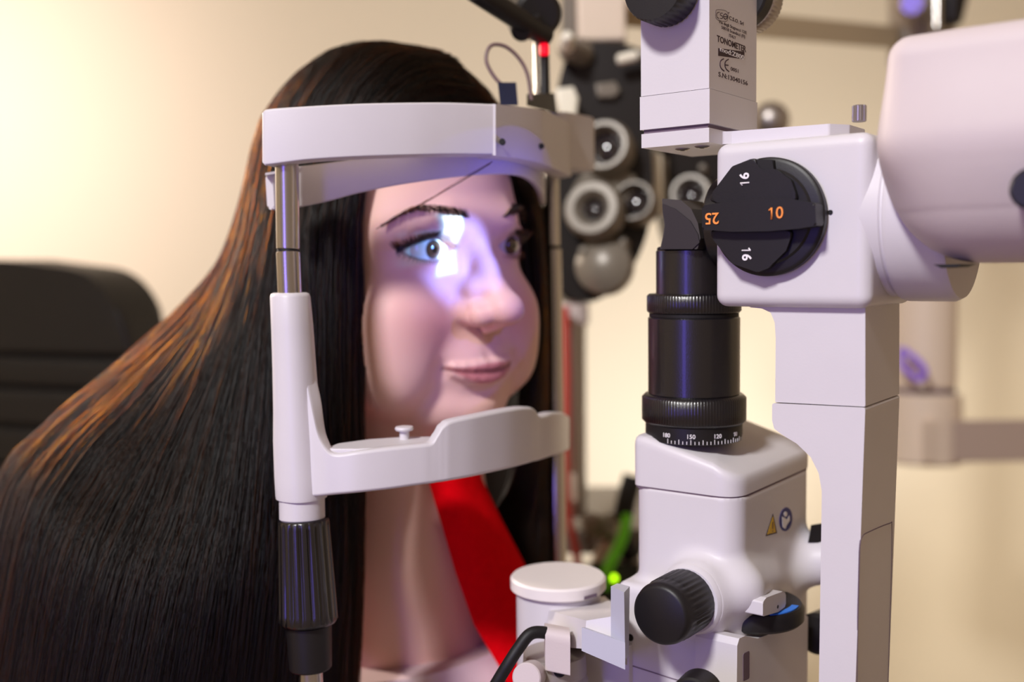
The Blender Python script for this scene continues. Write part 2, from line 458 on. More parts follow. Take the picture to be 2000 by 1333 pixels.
# eyelids round the eyeballs, then the almond opening
for s in (1, -1):
    F.ell((s * EYE, EYC[0], EYC[1]), (ER + 1.9,) * 3, 5)
    F.cap((s * 18, -4, 8.5), (s * 40, -7, 9.5), 2.6, 3.2, 5)          # upper lid fold
    i, X, Y, Z = F.sub((s * EYE - 24, -20, -16), (s * EYE + 24, 14, 18))
    t = (X * s - EYE - .7) / 16.0
    q = np.maximum(np.maximum(Z - EYC[1] - lid_up(t), EYC[1] + lid_lo(t) - Z), (np.abs(t) - 1) * 16.0)
    dx2 = (X - s * EYE) ** 2 + (Z - EYC[1]) ** 2
    ys = EYC[0] + np.sqrt(np.maximum(ER * ER - dx2, 0)) - 1.6
    q = np.maximum(q, np.maximum(ys, np.where(t < 0, -5.0, -9.5)) - Y)
    i = tuple(i); F.d[i] = smax(F.d[i], -q, .7)
# neck and upper chest
N1, N2 = Hp(805, 1050, .690), Hp(830, 1250, .715)
F.cap((0, -66, -62), N1, 50, 48, 14); F.cap(N1, N2, 48, 56, 24)
F.cap(Hw(-.60, .36, -.325), Hw(-.575, .60, -.315), 52, 48, 40)
me, pts = F.mesh('body', head_world)
del F.d
def face_colours(me, pts):
    x, y, z = pts[:, 0], pts[:, 1], pts[:, 2]
    base = np.array(lin((232, 188, 178))); lip = np.array(lin((206, 132, 132))); lash = np.array(lin((26, 10, 26))); blush = np.array(lin((226, 150, 138)))
    col = np.tile(base, (len(x), 1))
    def blend(w, c):
        w = np.clip(w, 0, 1)[:, None]; return col * (1 - w) + c * w
    ax = np.abs(x)
    for s in (1, -1):
        w = np.exp(-(((x - s * 38) / 20) ** 2 + ((z + 42) / 18) ** 2)) * .5 * (y > -60); col = blend(w, blush)
    w = np.exp(-((x / 13) ** 2 + ((z + 42) / 9) ** 2)) * .45 * (y > 10); col = blend(w, blush)
    zl = -72.5 + .0035 * x * x
    top = zl + 6.3 - .20 * ax - 1.2 * np.exp(-(x / 3) ** 2); bot = zl - 8.4 + .0122 * x * x + .02 * ax
    w = np.minimum(np.minimum((top - z) / 1.6 + .5, (z - bot) / 2.0 + .5), (28 - ax) / 2) * (y > -8); col = blend(w, lip)
    w = np.exp(-((z - zl) / 1.3) ** 2) * (ax < 28) * (y > -8) * .8; col = blend(w, np.array(lin((96, 26, 34))))
    t = (ax - EYE - .7) / 16.0; zz = z - EYC[1]
    up, lo = lid_up(t), lid_lo(t)
    inside = (np.abs(t) < 1.12) & (y > -22) & (y < 8)
    fade = np.clip((t + .78) / .25, 0, 1)
    w = fade * np.exp(-((zz - up - 1.6) / 2.3) ** 2) * inside * np.clip(.75 + .45 * t, .3, 1) * 1.35; col = blend(w, lash)
    w = fade * np.exp(-((zz - lo + .6) / 1.1) ** 2) * inside * (.35 + .35 * t); col = blend(w, lash)
    w = np.exp(-((zz - 9) / 5) ** 2 - ((ax - 33) / 15) ** 2) * .35 * (y > -25); col = blend(w, np.array(lin((150, 100, 108))))
    w = ((z < -47.0) & (z > -56) & (ax < 10.5) & (ax > 3) & (y > 14) & (y < 26)) * .0; col = blend(w, lash)
    a = me.color_attributes.new('skin', 'FLOAT_COLOR', 'POINT')
    rgba = np.concatenate([col, np.ones((len(x), 1))], 1).astype(np.float32); a.data.foreach_set('color', rgba.ravel())
face_colours(me, pts)
M['skin'] = mat('skin', (226, 176, 158), .50, sss=.14, spec=.38, bump=.12, bscale=900)
nt = M['skin'].node_tree; an = nt.nodes.new('ShaderNodeAttribute'); an.attribute_name = 'skin'
nt.links.new(an.outputs['Color'], nt.nodes['Principled BSDF'].inputs['Base Color'])
body = link('body', me, M['skin'], person, 'light skin of face and neck', sharp=0)
# eyeballs
M['eye'] = mat('eyeball', (225, 218, 222), .12, coat=.8, spec=.6)
nt = M['eye'].node_tree; an = nt.nodes.new('ShaderNodeAttribute'); an.attribute_name = 'eye'
nt.links.new(an.outputs['Color'], nt.nodes['Principled BSDF'].inputs['Base Color'])
for s in (1, -1):
    cen = H(s * EYE, EYC[0], EYC[1])
    tgt = H(s * EYE + GAZE[0], 400, GAZE[1]); ax = (tgt - cen).normalized(); x_, y_, a_ = basis(ax)
    bm = bmesh.new(); R = ER / 1000; segs = 64; rings = []
    lay = bm.verts.layers.float_color.new('eye')
    for k in range(49):
        th = PI * k / 48
        r = R * (1 + .05 * math.exp(-(th / .38) ** 4)) if th < 1 else R
        if k in (0, 48):
            v = bm.verts.new(cen + a_ * (r * math.cos(th))); rg = [v]
        else:
            rg = [bm.verts.new(cen + a_ * (r * math.cos(th)) + (x_ * math.cos(2 * PI * j / segs) + y_ * math.sin(2 * PI * j / segs)) * (r * math.sin(th))) for j in range(segs)]
        for j, v in enumerate(rg):
            rad = math.degrees(th)
            if rad < 10.5: c = lin((8, 6, 8))
            elif rad < 27:
                c = lin((92, 62, 44)) if rad < 24 else lin((34, 22, 20))
                q = .8 + .35 * math.sin(j * 2.1) * math.sin(j * .7); c = tuple(cc * q for cc in c)
            else: c = lin((222, 214, 218))
            v[lay] = (*c, 1)
        rings.append(rg)
    for A, B in zip(rings, rings[1:]):
        for j in range(segs):
            jj = (j + 1) % segs
            if len(A) == 1: bm.faces.new((A[0], B[j], B[jj]))
            elif len(B) == 1: bm.faces.new((A[j], B[0], A[jj]))
            else: bm.faces.new((A[j], B[j], B[jj], A[jj]))
    obj('eye', bm, M['eye'], person, 'brown eye', sharp=0, wn=False)

# ---- things that grow on the skin
from mathutils.bvhtree import BVHTree
bvh = BVHTree.FromPolygons([tuple(v.co) for v in me.vertices], [tuple(p.vertices) for p in me.polygons])
_inv = FR[person.name].inverted()
def on_skin(x, z):
    o = _inv @ H(x, 120, z); d = (H(x, 0, z) - H(x, 120, z)).normalized()
    h = bvh.ray_cast(o, d)
    return (FR[person.name] @ h[0], h[1]) if h[0] is not None else (H(x, 5, z), Vector((0, 0, 1)))
def hairs(name, curves, radii, material, parent, label=None):
    """CURVES: list of (n, 3) arrays of world points; drawn as tapering hair strands."""
    inv = np.array(frame(parent).inverted())
    hc = bpy.data.hair_curves.new(name); hc.add_curves([len(c) for c in curves])
    pts = np.concatenate(curves); pts = pts @ inv[:3, :3].T + inv[:3, 3]
    hc.attributes['position'].data.foreach_set('vector', pts.astype(np.float32).ravel())
    r = hc.attributes.get('radius') or hc.attributes.new('radius', 'FLOAT', 'POINT')
    r.data.foreach_set('value', np.concatenate(radii).astype(np.float32))
    hc.materials.append(material)
    o = bpy.data.objects.new(name, hc); COL.objects.link(o); o.parent = parent
    if label: o['label'] = label
    return o
def hairmat(name, mel, red, rough=.32, tint=None):
    mt = bpy.data.materials.new(name); mt.use_nodes = True; nt = mt.node_tree
    for n in list(nt.nodes):
        if n.type != 'OUTPUT_MATERIAL': nt.nodes.remove(n)
    h = nt.nodes.new('ShaderNodeBsdfHairPrincipled'); h.parametrization = 'MELANIN'
    h.inputs['Melanin'].default_value = mel; h.inputs['Melanin Redness'].default_value = red
    h.inputs['Roughness'].default_value = rough; h.inputs['Radial Roughness'].default_value = .4
    h.inputs['Random Color'].default_value = .3; h.inputs['IOR'].default_value = 1.38
    if tint: h.inputs['Tint'].default_value = (*lin(tint), 1)
    nt.links.new(h.outputs[0], [n for n in nt.nodes if n.type == 'OUTPUT_MATERIAL'][0].inputs[0])
    return mt
M['hair'] = hairmat('dark_brown_hair', .985, .6, .34)
M['brow'] = hairmat('eyebrow_hair', .97, .4, .5)
fwd = Vector((HM @ np.array([0, 1, 0])).tolist()); rgt = Vector((HM @ np.array([1, 0, 0])).tolist()); hup = Vector((HM @ np.array([0, 0, 1])).tolist())
for s in (1, -1):
    cs, rs = [], []
    for k in range(330):
        t = random.random(); t = t ** .8
        cx = 13 + 40 * t; cz = 19.5 + 5.5 * math.sin(min(t / .62, 1) * PI / 2) - (max(t - .6, 0) / .4) ** 1.6 * 9
        wid = (2.7 * min(1, (t + .06) / .35)) * (1 - .75 * max(0, (t - .45) / .55))
        q = random.uniform(-1, 1)
        p, n = on_skin(s * cx, cz + q * wid)
        g = (rgt * s * (.55 + .45 * t) + hup * (.62 - 1.1 * t - .35 * q) + n * .16).normalized()
        ln = random.uniform(5, 8.5) / 1000 * (1 - .25 * t)
        c = []
        for j in range(5):
            f = j / 4; c.append(list(p + g * (ln * f) + n * (.0009 * math.sin(f * 2.2)) - hup * (.0012 * f * f * t)))
        cs.append(np.array(c)); rs.append(np.array([.00016, .00016, .00014, .0001, .00003]))
    hairs('eyebrow', cs, rs, M['brow'], person, 'dark brown eyebrow')
    cs, rs = [], []
    for k in range(260):
        t = -.8 + 1.8 * (k % 240) / 239 + random.uniform(-.02, .02); x = s * (EYE + .7 + 16.0 * t)
        upper = k < 240
        if not upper: t = -.6 + 1.5 * (k - 240) / 19; x = s * (EYE + .7 + 16.0 * t)
        z = EYC[1] + float(lid_up(np.array(t)) if upper else lid_lo(np.array(t))) + (.8 if upper else -.6)
        dx = x - s * EYE; dz = z - EYC[1]; R_ = ER + 2.4
        y = EYC[0] + math.sqrt(max(R_ * R_ - dx * dx - dz * dz, 1))
        p = H(x, y, z); n = (p - H(s * EYE, *EYC)).normalized()
        ln = (random.uniform(5.0, 7.2) * (.65 + .4 * max(t, 0)) if upper else 3.2) / 1000
        c = [list(p + (n * .9 + rgt * s * .35 * t) * (ln * f) + hup * ((.75 if upper else -.6) * ln * f * f - (.15 * ln * f if upper else 0))) for f in (0, .25, .5, .75, 1)]
        cs.append(np.array(c)); rs.append(np.array([.00022, .0002, .00017, .00012, .00003]))
    hairs('eyelashes', cs, rs, M['brow'], person, 'long black eyelashes')
# ------------------------------------------------------------------ her long hair: guides fall from the crown over head and shoulders
def skull(y, phi, grow=9, side=1):
    """point over the scalp in the cross-section at Y; PHI 0 on top, 90 at the side"""
    c, r = (0, -86, 34), (71 + grow, 88 + grow, 82 + grow)
    k = math.sqrt(max(.02, 1 - ((y - c[1]) / r[1]) ** 2)); a = math.radians(phi)
    return H(side * r[0] * k * math.sin(a), y, c[2] + r[2] * k * math.cos(a))
def guide(y, phis, tail, grow=9, side=1):
    return [skull(y, f, grow, side) for f in phis] + [P(*q) for q in tail]
NEAR = [   # from beside the cheek to the back of the head
    [skull(-3, -14, 7), skull(-5, 14, 7), skull(-14, 46, 7), skull(-26, 72, 7)] + [P(*q) for q in [(704, 440, .597), (704, 620, .597), (704, 800, .598), (708, 960, .604), (702, 1130, .612), (690, 1400, .610)]],
    guide(-34, (-14, 18, 48, 75), [(655, 440, .584), (650, 640, .580), (650, 820, .580), (655, 1000, .588), (655, 1150, .590), (640, 1400, .585)], 8),
    guide(-52, (-14, 20, 50, 78), [(600, 450, .582), (596, 640, .576), (594, 830, .574), (595, 1010, .574), (590, 1160, .572), (570, 1400, .565)], 9),
    guide(-70, (-14, 20, 52, 80), [(555, 450, .590), (530, 640, .582), (510, 830, .570), (490, 1010, .558), (470, 1160, .548), (440, 1400, .54)], 9),
    guide(-96, (-14, 20, 52, 80), [(515, 460, .604), (475, 640, .594), (420, 830, .574), (370, 1000, .552), (320, 1150, .535), (270, 1400, .52)], 10),
    guide(-120, (-14, 20, 52, 78), [(485, 470, .625), (425, 640, .612), (330, 810, .592), (240, 960, .568), (170, 1120, .545), (110, 1400, .53)], 11),
    guide(-142, (-14, 20, 50, 74), [(462, 480, .655), (392, 620, .642), (262, 760, .622), (135, 880, .602), (50, 1030, .580), (-20, 1400, .56)], 12),
    guide(-160, (-14, 20, 48, 70), [(448, 490, .690), (366, 600, .680), (228, 725, .668), (95, 835, .655), (0, 960, .640), (-90, 1400, .62)], 12),
    guide(-172, (-14, 20, 46, 64), [(452, 490, .735), (372, 600, .735), (240, 735, .735), (110, 860, .735), (20, 990, .735), (-80, 1400, .72)], 10),
]
FAR = [
    guide(-2, (14, -14, -40, -64), [(1030, 400, .682), (1046, 520, .680), (1050, 640, .680), (1036, 780, .682), (1000, 930, .700), (950, 1060, .72), (920, 1400, .72)], 6),
    guide(-20, (14, -16, -44, -68), [(1042, 400, .70), (1056, 520, .70), (1060, 660, .70), (1056, 820, .70), (1046, 960, .71), (1040, 1080, .71), (1040, 1400, .70)], 6),
    guide(-50, (14, -16, -46, -70), [(1050, 410, .74), (1058, 560, .74), (1062, 700, .74), (1062, 860, .74), (1062, 980, .735), (1066, 1100, .735), (1070, 1400, .74)], 6),
    guide(-90, (14, -16, -46, -74), [(1035, 420, .78), (1045, 560, .78), (1050, 700, .78), (1050, 860, .78), (1050, 980, .78), (1050, 1100, .78), (1050, 1400, .77)], 7),
    guide(-130, (14, -16, -46, -74), [(970, 420, .81), (980, 560, .82), (960, 700, .83), (940, 860, .83), (930, 980, .83), (920, 1100, .83), (900, 1400, .83)], 10),
    guide(-165, (14, -16, -44, -64), [(860, 420, .82), (850, 560, .84), (830, 700, .85), (800, 860, .86), (780, 980, .86), (760, 1100, .86), (740, 1400, .86)], 9),
]
def loft(guides, ns, nt):
    """dense (ns, nt, 3) array through the guides, Catmull-Rom both ways"""
    G = []
    for g in guides:
        q = smooth_path(g, nt * 3); a = np.array([list(p) for p in q])
        G.append(a[np.linspace(0, len(a) - 1, nt).astype(int)])
    G = np.array(G); out = np.zeros((ns, nt, 3)); m = len(G) - 1
    for k in range(ns):
        t = k / (ns - 1) * m; i = min(int(t), m - 1); f = t - i
        a, b, c, d = G[max(i - 1, 0)], G[i], G[i + 1], G[min(i + 2, m)]
        out[k] = .5 * (2 * b + (c - a) * f + (2 * a - 5 * b + 4 * c - d) * f * f + (3 * b - a - 3 * c + d) * f ** 3)
    return out
M['underhair'] = mat('hair_mass', (10, 6, 6), .6, noise=.3, nscale=90, spec=.2)
hair_root = None
def hair_sheet(guides, name, nstr, inset, centre, label):
    S = loft(guides, 120, 90)
    T = np.gradient(S, axis=1); A = np.gradient(S, axis=0)
    N = np.cross(A, T); N /= np.linalg.norm(N, axis=2, keepdims=True) + 1e-9
    # normals point away from the axis of the head and body
    axis = np.array(list(P(*centre))); out = S - axis; out[..., 2] = 0
    sg = np.sign((N * out).sum(2)); 
    for j in range(S.shape[1]):
        row = sg[:, j]; N[:, j] *= (1 if row.sum() >= 0 else -1)
    # the mass under the strands
    bm = bmesh.new(); ns, nt = 60, 60
    si = np.linspace(0, 119, ns).astype(int); ti = np.linspace(0, 89, nt).astype(int)
    B = S - N * inset; B2 = S - N * (inset + .006)
    V = [[bm.verts.new(B[i, j]) for j in ti] for i in si]; V2 = [[bm.verts.new(B2[i, j]) for j in ti] for i in si]
    for i in range(ns - 1):
        for j in range(nt - 1):
            bm.faces.new((V[i][j], V[i + 1][j], V[i + 1][j + 1], V[i][j + 1])); bm.faces.new((V2[i][j], V2[i][j + 1], V2[i + 1][j + 1], V2[i + 1][j]))
    for i in range(ns - 1):
        for j in (0, nt - 1): bm.faces.new((V[i][j], V2[i][j], V2[i + 1][j], V[i + 1][j]))
    for j in range(nt - 1):
        for i in (0, ns - 1): bm.faces.new((V[i][j], V[i][j + 1], V2[i][j + 1], V2[i][j]))
    mass = obj(name, bm, M['underhair'], person, label, sharp=0, wn=False)
    cs, rs = [], []
    rng = np.random.RandomState(3)
    npt = 34; tt = np.linspace(0, 1, npt)
    for c in range(nstr // 12):                        # locks of about a dozen strands
        s0 = rng.rand(); lay0 = rng.uniform(-.002, .0025); ph = rng.rand(4) * 6.28; amp = rng.uniform(.2, 1.0)
        drift = rng.uniform(-.035, .035); tstart = 0 if rng.rand() < .7 else rng.uniform(0, .12)
        for k in range(12):
            s = s0 + rng.normal() * .006; lay = lay0 + rng.normal() * .0008
            ss = np.clip(s + drift * tt + amp * .006 * np.sin(3.2 * tt * PI + ph[0]) + .0022 * np.sin(7 * PI * tt + ph[1] + k), 0, 1) * 119
            tq = (tstart + (1 - tstart) * tt) * 89
            i0 = np.minimum(ss.astype(int), 118); j0 = np.minimum(tq.astype(int), 88); fs = (ss - i0)[:, None]; ft = (tq - j0)[:, None]
            g = lambda Q: (Q[i0, j0] * (1 - fs) + Q[i0 + 1, j0] * fs) * (1 - ft) + (Q[i0, j0 + 1] * (1 - fs) + Q[i0 + 1, j0 + 1] * fs) * ft
            p = g(S) + g(N) * (lay + .0016 * amp * np.sin(5 * PI * tt + ph[2]) * tt)[:, None] + rng.normal(size=(npt, 3)) * .00018
            cs.append(p); w = rng.uniform(.00010, .00020)
            rs.append(w * np.clip(1.15 - tt ** 6, .2, 1))
    hairs('hair_strands', cs, rs, M['hair'], mass)
    return mass
hair_sheet(NEAR, 'hair', 15000, .004, (800, 600, .72), 'dark brown hair falling over her near shoulder')
hair_sheet(FAR, 'hair', 5000, .004, (900, 600, .74), 'dark brown hair on the far side of her face')
# stray hairs crossing the brow
cs, rs = [], []
for pth in ([(962, 316, .560), (900, 352, .572), (845, 385, .578), (790, 415, .577), (735, 447, .580)], [(958, 320, .561), (896, 357, .573), (838, 391, .579), (782, 420, .578), (742, 440, .580)]):
    for k in range(3):
        a = np.array([list(q) for q in smooth_path([P(x + random.uniform(-1.5, 1.5), y + random.uniform(-1.5, 1.5), d - .002) for x, y, d in pth], 16)]); cs.append(a); rs.append(np.full(len(a), .00010))
hairs('stray_hair', cs, rs, M['hair'], person, 'stray strand crossing the near eyebrow')
# ------------------------------------------------------------------ clothes
F = Field((-330, -420, -760), (330, 60, -60), 4.0)
def rc(a, b, ra, rb, k): F.cap(a, b, ra, rb, k)
rc(Hw(-.665, .38, -.26), Hw(-.640, .60, -.26), 60, 58, 0)
rc(Hw(-.66, .33, -.33), Hw(-.63, .66, -.32), 66, 60, 50)
rc(Hw(-.655, .41, -.40), Hw(-.64, .57, -.40), 92, 92, 50)
rc(Hw(-.70, .42, -.62), Hw(-.70, .56, -.62), 90, 90, 60)
rc(Hw(-.66, .30, -.32), Hw(-.60, .23, -.50), 54, 44, 30); rc(Hw(-.60, .23, -.50), Hw(-.44, .30, -.60), 42, 34, 20)
rc(Hw(-.63, .67, -.32), Hw(-.58, .72, -.50), 54, 44, 30); rc(Hw(-.58, .72, -.50), Hw(-.44, .64, -.60), 42, 34, 20)
F.cap(Hp(44, 1060, .675), Hp(-60, 1360, .64), 42, 40, 20)
jm, _ = F.mesh('jacket', head_world); del F.d
jacket = link('jacket', jm, M['red'], person, 'red fleece jacket', sharp=0)
def strap(sections, material, name, label, b=0):
    """SECTIONS: (left px, right px, y px, depth left, depth right, thickness)"""
    S_ = []
    for xl, xr, y, dl, dr, th in sections:
        n = 9; ring = []
        for k in range(n):
            f = k / (n - 1); q = P(xl + (xr - xl) * f, y, dl + (dr - dl) * f - .012 * math.sin(f * PI)); ring.append(q)
        ring += [q + CFW * th for q in reversed(ring)]
        S_.append(ring)
    return obj(name, ribbon(S_), material, person, label, sharp=50, wn=False)
strap([(826, 930, 890, .636, .652, .02), (838, 940, 945, .634, .656, .02), (864, 980, 1030, .632, .662, .025), (890, 1025, 1120, .630, .668, .03), (925, 1075, 1220, .635, .68, .03), (985, 1120, 1320, .625, .675, .03), (1010, 1150, 1420, .62, .67, .03)], M['red'], 'jacket_front', 'red fleece edge of the jacket beside her neck')
S_ = []
for q in (0, .35, 1):
    ring = []
    for k in range(13):
        f = k / 12; ring.append(P(640 + 330 * f + 30 * q, 1338 - 66 * f ** 2.4 + q * 180, .650 - .012 * math.sin(f * PI) - q * .01))
    ring += [p_ + CFW * .03 for p_ in reversed(ring)]
    S_.append(ring)
obj('shirt', ribbon(S_), M['shirt'], person, 'white shirt with round neckline', sharp=50, wn=False)
# trousers and lap
F = Field((-330, -520, -1000), (330, 330, -560), 6.0)
rc(Hw(-.72, .42, -.62), Hw(-.72, .56, -.62), 98, 98, 0)
rc(Hw(-.72, .41, -.66), Hw(-.38, .36, -.70), 80, 60, 40); rc(Hw(-.72, .57, -.66), Hw(-.38, .62, -.70), 80, 60, 40)
tm, _ = F.mesh('trousers', head_world); del F.d
link('trousers', tm, M['jeans'], person, 'dark trousers', sharp=0)
# ------------------------------------------------------------------ room
structure('floor', boxW(-2.6, 3.0, -1.4, 2.5, -.06, 0), M['floor'])
structure('wall_back', boxW(-2.6, 3.0, 2.3, 2.4, 0, 2.7), M['wall'])
structure('wall_left', boxW(-2.7, -2.6, -1.4, 2.4, 0, 2.7), M['wall'])
structure('wall_right', boxW(3.0, 3.1, -1.4, 2.4, 0, 2.7), M['wall'])
structure('ceiling', boxW(-2.6, 3.0, .6, 2.4, 2.7, 2.76), M['ceiling'])
structure('baseboard_back', boxW(-2.6, 3.0, 2.285, 2.3, 0, .09, .003), M['ceiling'])

# ------------------------------------------------------------------ instrument table
TZ = .80
tw = TZ - 1.2
tab = thing('instrument_table', 'grey laminate table carrying the slit lamp and headrest', 'table', W(-.25, .48, -1.2))
obj('tabletop', boxL(-.48, .05, .20, .76, tw - .03, tw, .008), M['table'], tab)
obj('column', cyl(W(-.2, .48, -1.15), W(-.2, .48, tw - .03), .045), M['steel2'], tab)
obj('base', boxL(-.42, 0, .24, .72, -1.2, -1.15, .012), M['table'], tab)

# ------------------------------------------------------------------ headrest frame
head = thing('headrest_frame', 'white chin and forehead rest with chrome posts in front of the woman', 'headrest', W(-.41, .48, tw))
DN = .527                                         # depth of the near post
def post(px0, py0, px1, py1, d0, d1, r, name, m, label=None, **k):
    return obj(name, cyl(P(px0, py0, d0), P(px1, py1, d1), r, **k), m, head, label)
# near chrome post: slim upper sleeve over a slightly thicker lower tube
post(560, 300, 563, 488, DN, DN, .0060, 'post', M['steel'], 'chrome near post')
post(563, 492, 567, 600, DN, DN, .0062, 'post', M['steel'], 'chrome near post, lower tube')
obj('height_mark', cyl(P(563, 487.5, DN), P(563, 492.5, DN), .0057, b=.0002), M['dark'], head, 'dark eye level ring')
# far post
DF = .735
post(1076, 300, 1078, 482, DF, DF, .0058, 'post', M['steel'], 'chrome far post')
post(1079, 487, 1089, 1105, DF, DF, .0064, 'post', M['steel'], 'chrome far post, lower tube')
obj('height_mark', cyl(P(1078, 482, DF), P(1078, 487, DF), .0061, b=.0002), M['dark'], head, 'dark eye level ring')
post(1089, 1100, 1093, 1500, DF, DF + .003, .010, 'post_foot', M['steel2'])
# forehead band: an arc bulging towards the microscope, then the squared clamp on the far side
# (px, top y, bottom y, depth) of the outer face
BAND = [(513, 222, 318, .520), (521, 213, 323, .5165), (600, 207, 313.5, .5165), (700, 202, 307.5, .521), (800, 200, 304.5, .5295), (880, 200, 303, .540), (963, 203, 303.5, .553)]
def bandrow(rows, thick, n, lift=.0012):
    R = []
    q = [P(x, yt, d) for x, yt, yb, d in rows]; b_ = [P(x, yb, d) for x, yt, yb, d in rows]
    T = smooth_path(q, n); Bm = smooth_path(b_, n)
    for i in range(len(T)):
        a, b2 = T[max(i - 1, 0)], T[min(i + 1, len(T) - 1)]
        t = (b2 - a); t.z = 0; t.normalize(); nrm = Vector((-t.y, t.x, 0))         # away from the camera
        o, u = T[i], Bm[i]; e = lift
        up = (o - u).normalized()
        R.append([u + nrm * e, u + up * e, o - up * e, o + nrm * e, o + nrm * (thick - e), o + nrm * thick - up * e, u + nrm * thick + up * e, u + nrm * (thick - e)])
    return R
obj('forehead_band', ribbon(bandrow(BAND, .013, 60)), M['white'], head, sharp=60, wn=True)
CL = [(963, 203, 303.5, .553), (968, 203.5, 304, .553), (1010, 208, 309, .570), (1058, 214, 318, .592), (1062, 215, 320, .597), (1100, 232, 337, .650), (1116, 243, 345, .690)]
R_ = []
for x, yt, yb, d in CL:
    o, u = P(x, yt, d), P(x, yb, d); nrm = AV * .010 + (AU * -.018)
    R_.append([u, o, o + nrm, u + nrm])
obj('band_clamp', ribbon(R_, .0018), M['white'], head, 'squared end block of the forehead band', sharp=50)
# end block closing over the far post
obj('band_clamp', prism(roundpoly([(x, y) for x, y in ((-.425, .572), (-.385, .568), (-.385, .618), (-.425, .618))], .010), lambda a, b, h: W(a, b, h), onv(1090, 232, .60)[1], onv(1090, 336, .60)[1], .002), M['white'], head, 'rounded block round the far post')
for x, y, d in ((981, 277, .5525), (1057, 286, .5905)):
    p = P(x, y, d); nr = (AU * .55 - AV * .84).normalized() if x < 1000 else (AU * .75 - AV * .66).normalized()
    obj('screw_hole', cyl(p + nr * .0012, p - nr * .003, .0017, b=.0001, segs=20), M['dark'], head)
# forehead strap under the band
STR = [(578, 326, 406, .545), (640, 318, 393, .548), (700, 310, 377, .551), (780, 300, 361, .556), (860, 298, 349.5, .562), (940, 300, 341.5, .572), (1000, 300, 341, .592), (1035, 312, 349, .62), (1058, 330, 372, .655), (1066, 352, 400, .69)]
obj('forehead_strap', ribbon(bandrow(STR, .004, 60, .0008)), M['white'], head, 'white strap the forehead leans on', sharp=60, wn=True)
obj('strap_clip', tracev([(518, 340), (532, 338), (536, 412), (522, 408)], onv(525, 370, 1)[0] * 0 + .3605, .3680, .002, .0012), M['white'], head)
obj('strap_clip', hexa([P(518, 343, .535), P(590, 330, .545), P(590, 330, .555), P(518, 343, .545), P(518, 338, .535), P(590, 326, .545), P(590, 326, .555), P(518, 338, .545)], .0004), M['white'], head)
# wire loop, connector and fixation lamp on the far end of the band
obj('wire_loop', tube([P(1003, 178, .60), P(972, 158, .60), P(950, 120, .60), P(958, 90, .602), P(985, 90, .606), P(1012, 112, .61), P(1030, 145, .612), P(1038, 195, .612)], .00115, 50), mat('grey_brown_wire', (122, 100, 98), .4), head, 'thin grey wire looping up from the band')
obj('wire_plug', hexa([P(977, 206, .590), P(1012, 206, .600), P(1012, 206, .612), P(977, 206, .602), P(972, 161, .590), P(1008, 161, .600), P(1008, 161, .612), P(972, 161, .602)], .001), mat('navy_plug', (38, 46, 78), .5), head, 'dark blue plug')
obj('lamp_socket', hexa([P(1029, 206, .612), P(1088, 222, .665), P(1088, 222, .69), P(1029, 206, .64), P(1029, 184, .612), P(1083, 182, .665), P(1083, 182, .69), P(1029, 184, .64)], .0015), M['blackplastic'], head, 'black socket of the fixation lamp')
obj('fixation_lamp', cyl(P(1064, 188, .655), P(1062, 78, .655), .0034, b=.0008, segs=24), M['blackplastic'], head, 'small stalk lamp glowing red near the top')
obj('lamp_glow', cyl(P(1063, 108, .6505), P(1062, 86, .6505), .0031, b=.0008, segs=20), M['redglow'], head, 'red glowing tip')
obj('lamp_arm', cyl(P(925, -20, .60), P(1066, 72, .655), .0068, segs=28), M['blackplastic'], head, 'black fixation lamp arm')
obj('lamp_arm', cyl(P(1040, 34, .645), P(1062, 86, .655), .0052, .0042, segs=28), M['blackplastic'], head)
obj('clamp_knob', cyl(P(1030, 20, .700), P(1052, 28, .650), .0152, b=.003, segs=40), M['blackplastic'], head, 'round black arm knob')
obj('clamp_knob', cyl(P(1012, 45, .66), P(1020, 60, .635), .0070, b=.002, segs=32), M['blackplastic'], head, 'small black arm knob')
obj('lamp_arm_rod', cyl(P(1047, 60, .69), P(1050, 205, .69), .0019, segs=20), M['steel'], head, 'thin chrome rod')
# rising sleeve and chin rest in one casting
def oval(c, rx, ry, n=40, exp=2.0):
    return [c + AU * (rx * math.copysign(abs(math.cos(t)) ** (2 / exp), math.cos(t))) + AV * (ry * math.copysign(abs(math.sin(t)) ** (2 / exp), math.sin(t))) for t in [2 * PI * k / n for k in range(n)]]
sl = []
for y, xc, r in ((572, 566, .0080), (574, 566.5, .0092), (580, 567, .0098), (640, 571, .0102), (720, 575, .0106), (800, 579, .0112), (860, 582, .0120), (930, 586, .0124), (966, 589, .0126), (972, 589, .0124)):
    sl.append(oval(P(xc, y, DN), r, r * 1.0, 48, 2.3))
obj('chin_rest_sleeve', ribbon(sl), M['white'], head, sharp=55, wn=False)
obj('sleeve_collar', cyl(P(590.5, 1016, DN), P(589.5, 968, DN), .0116, b=.001, segs=48), M['white'], head)
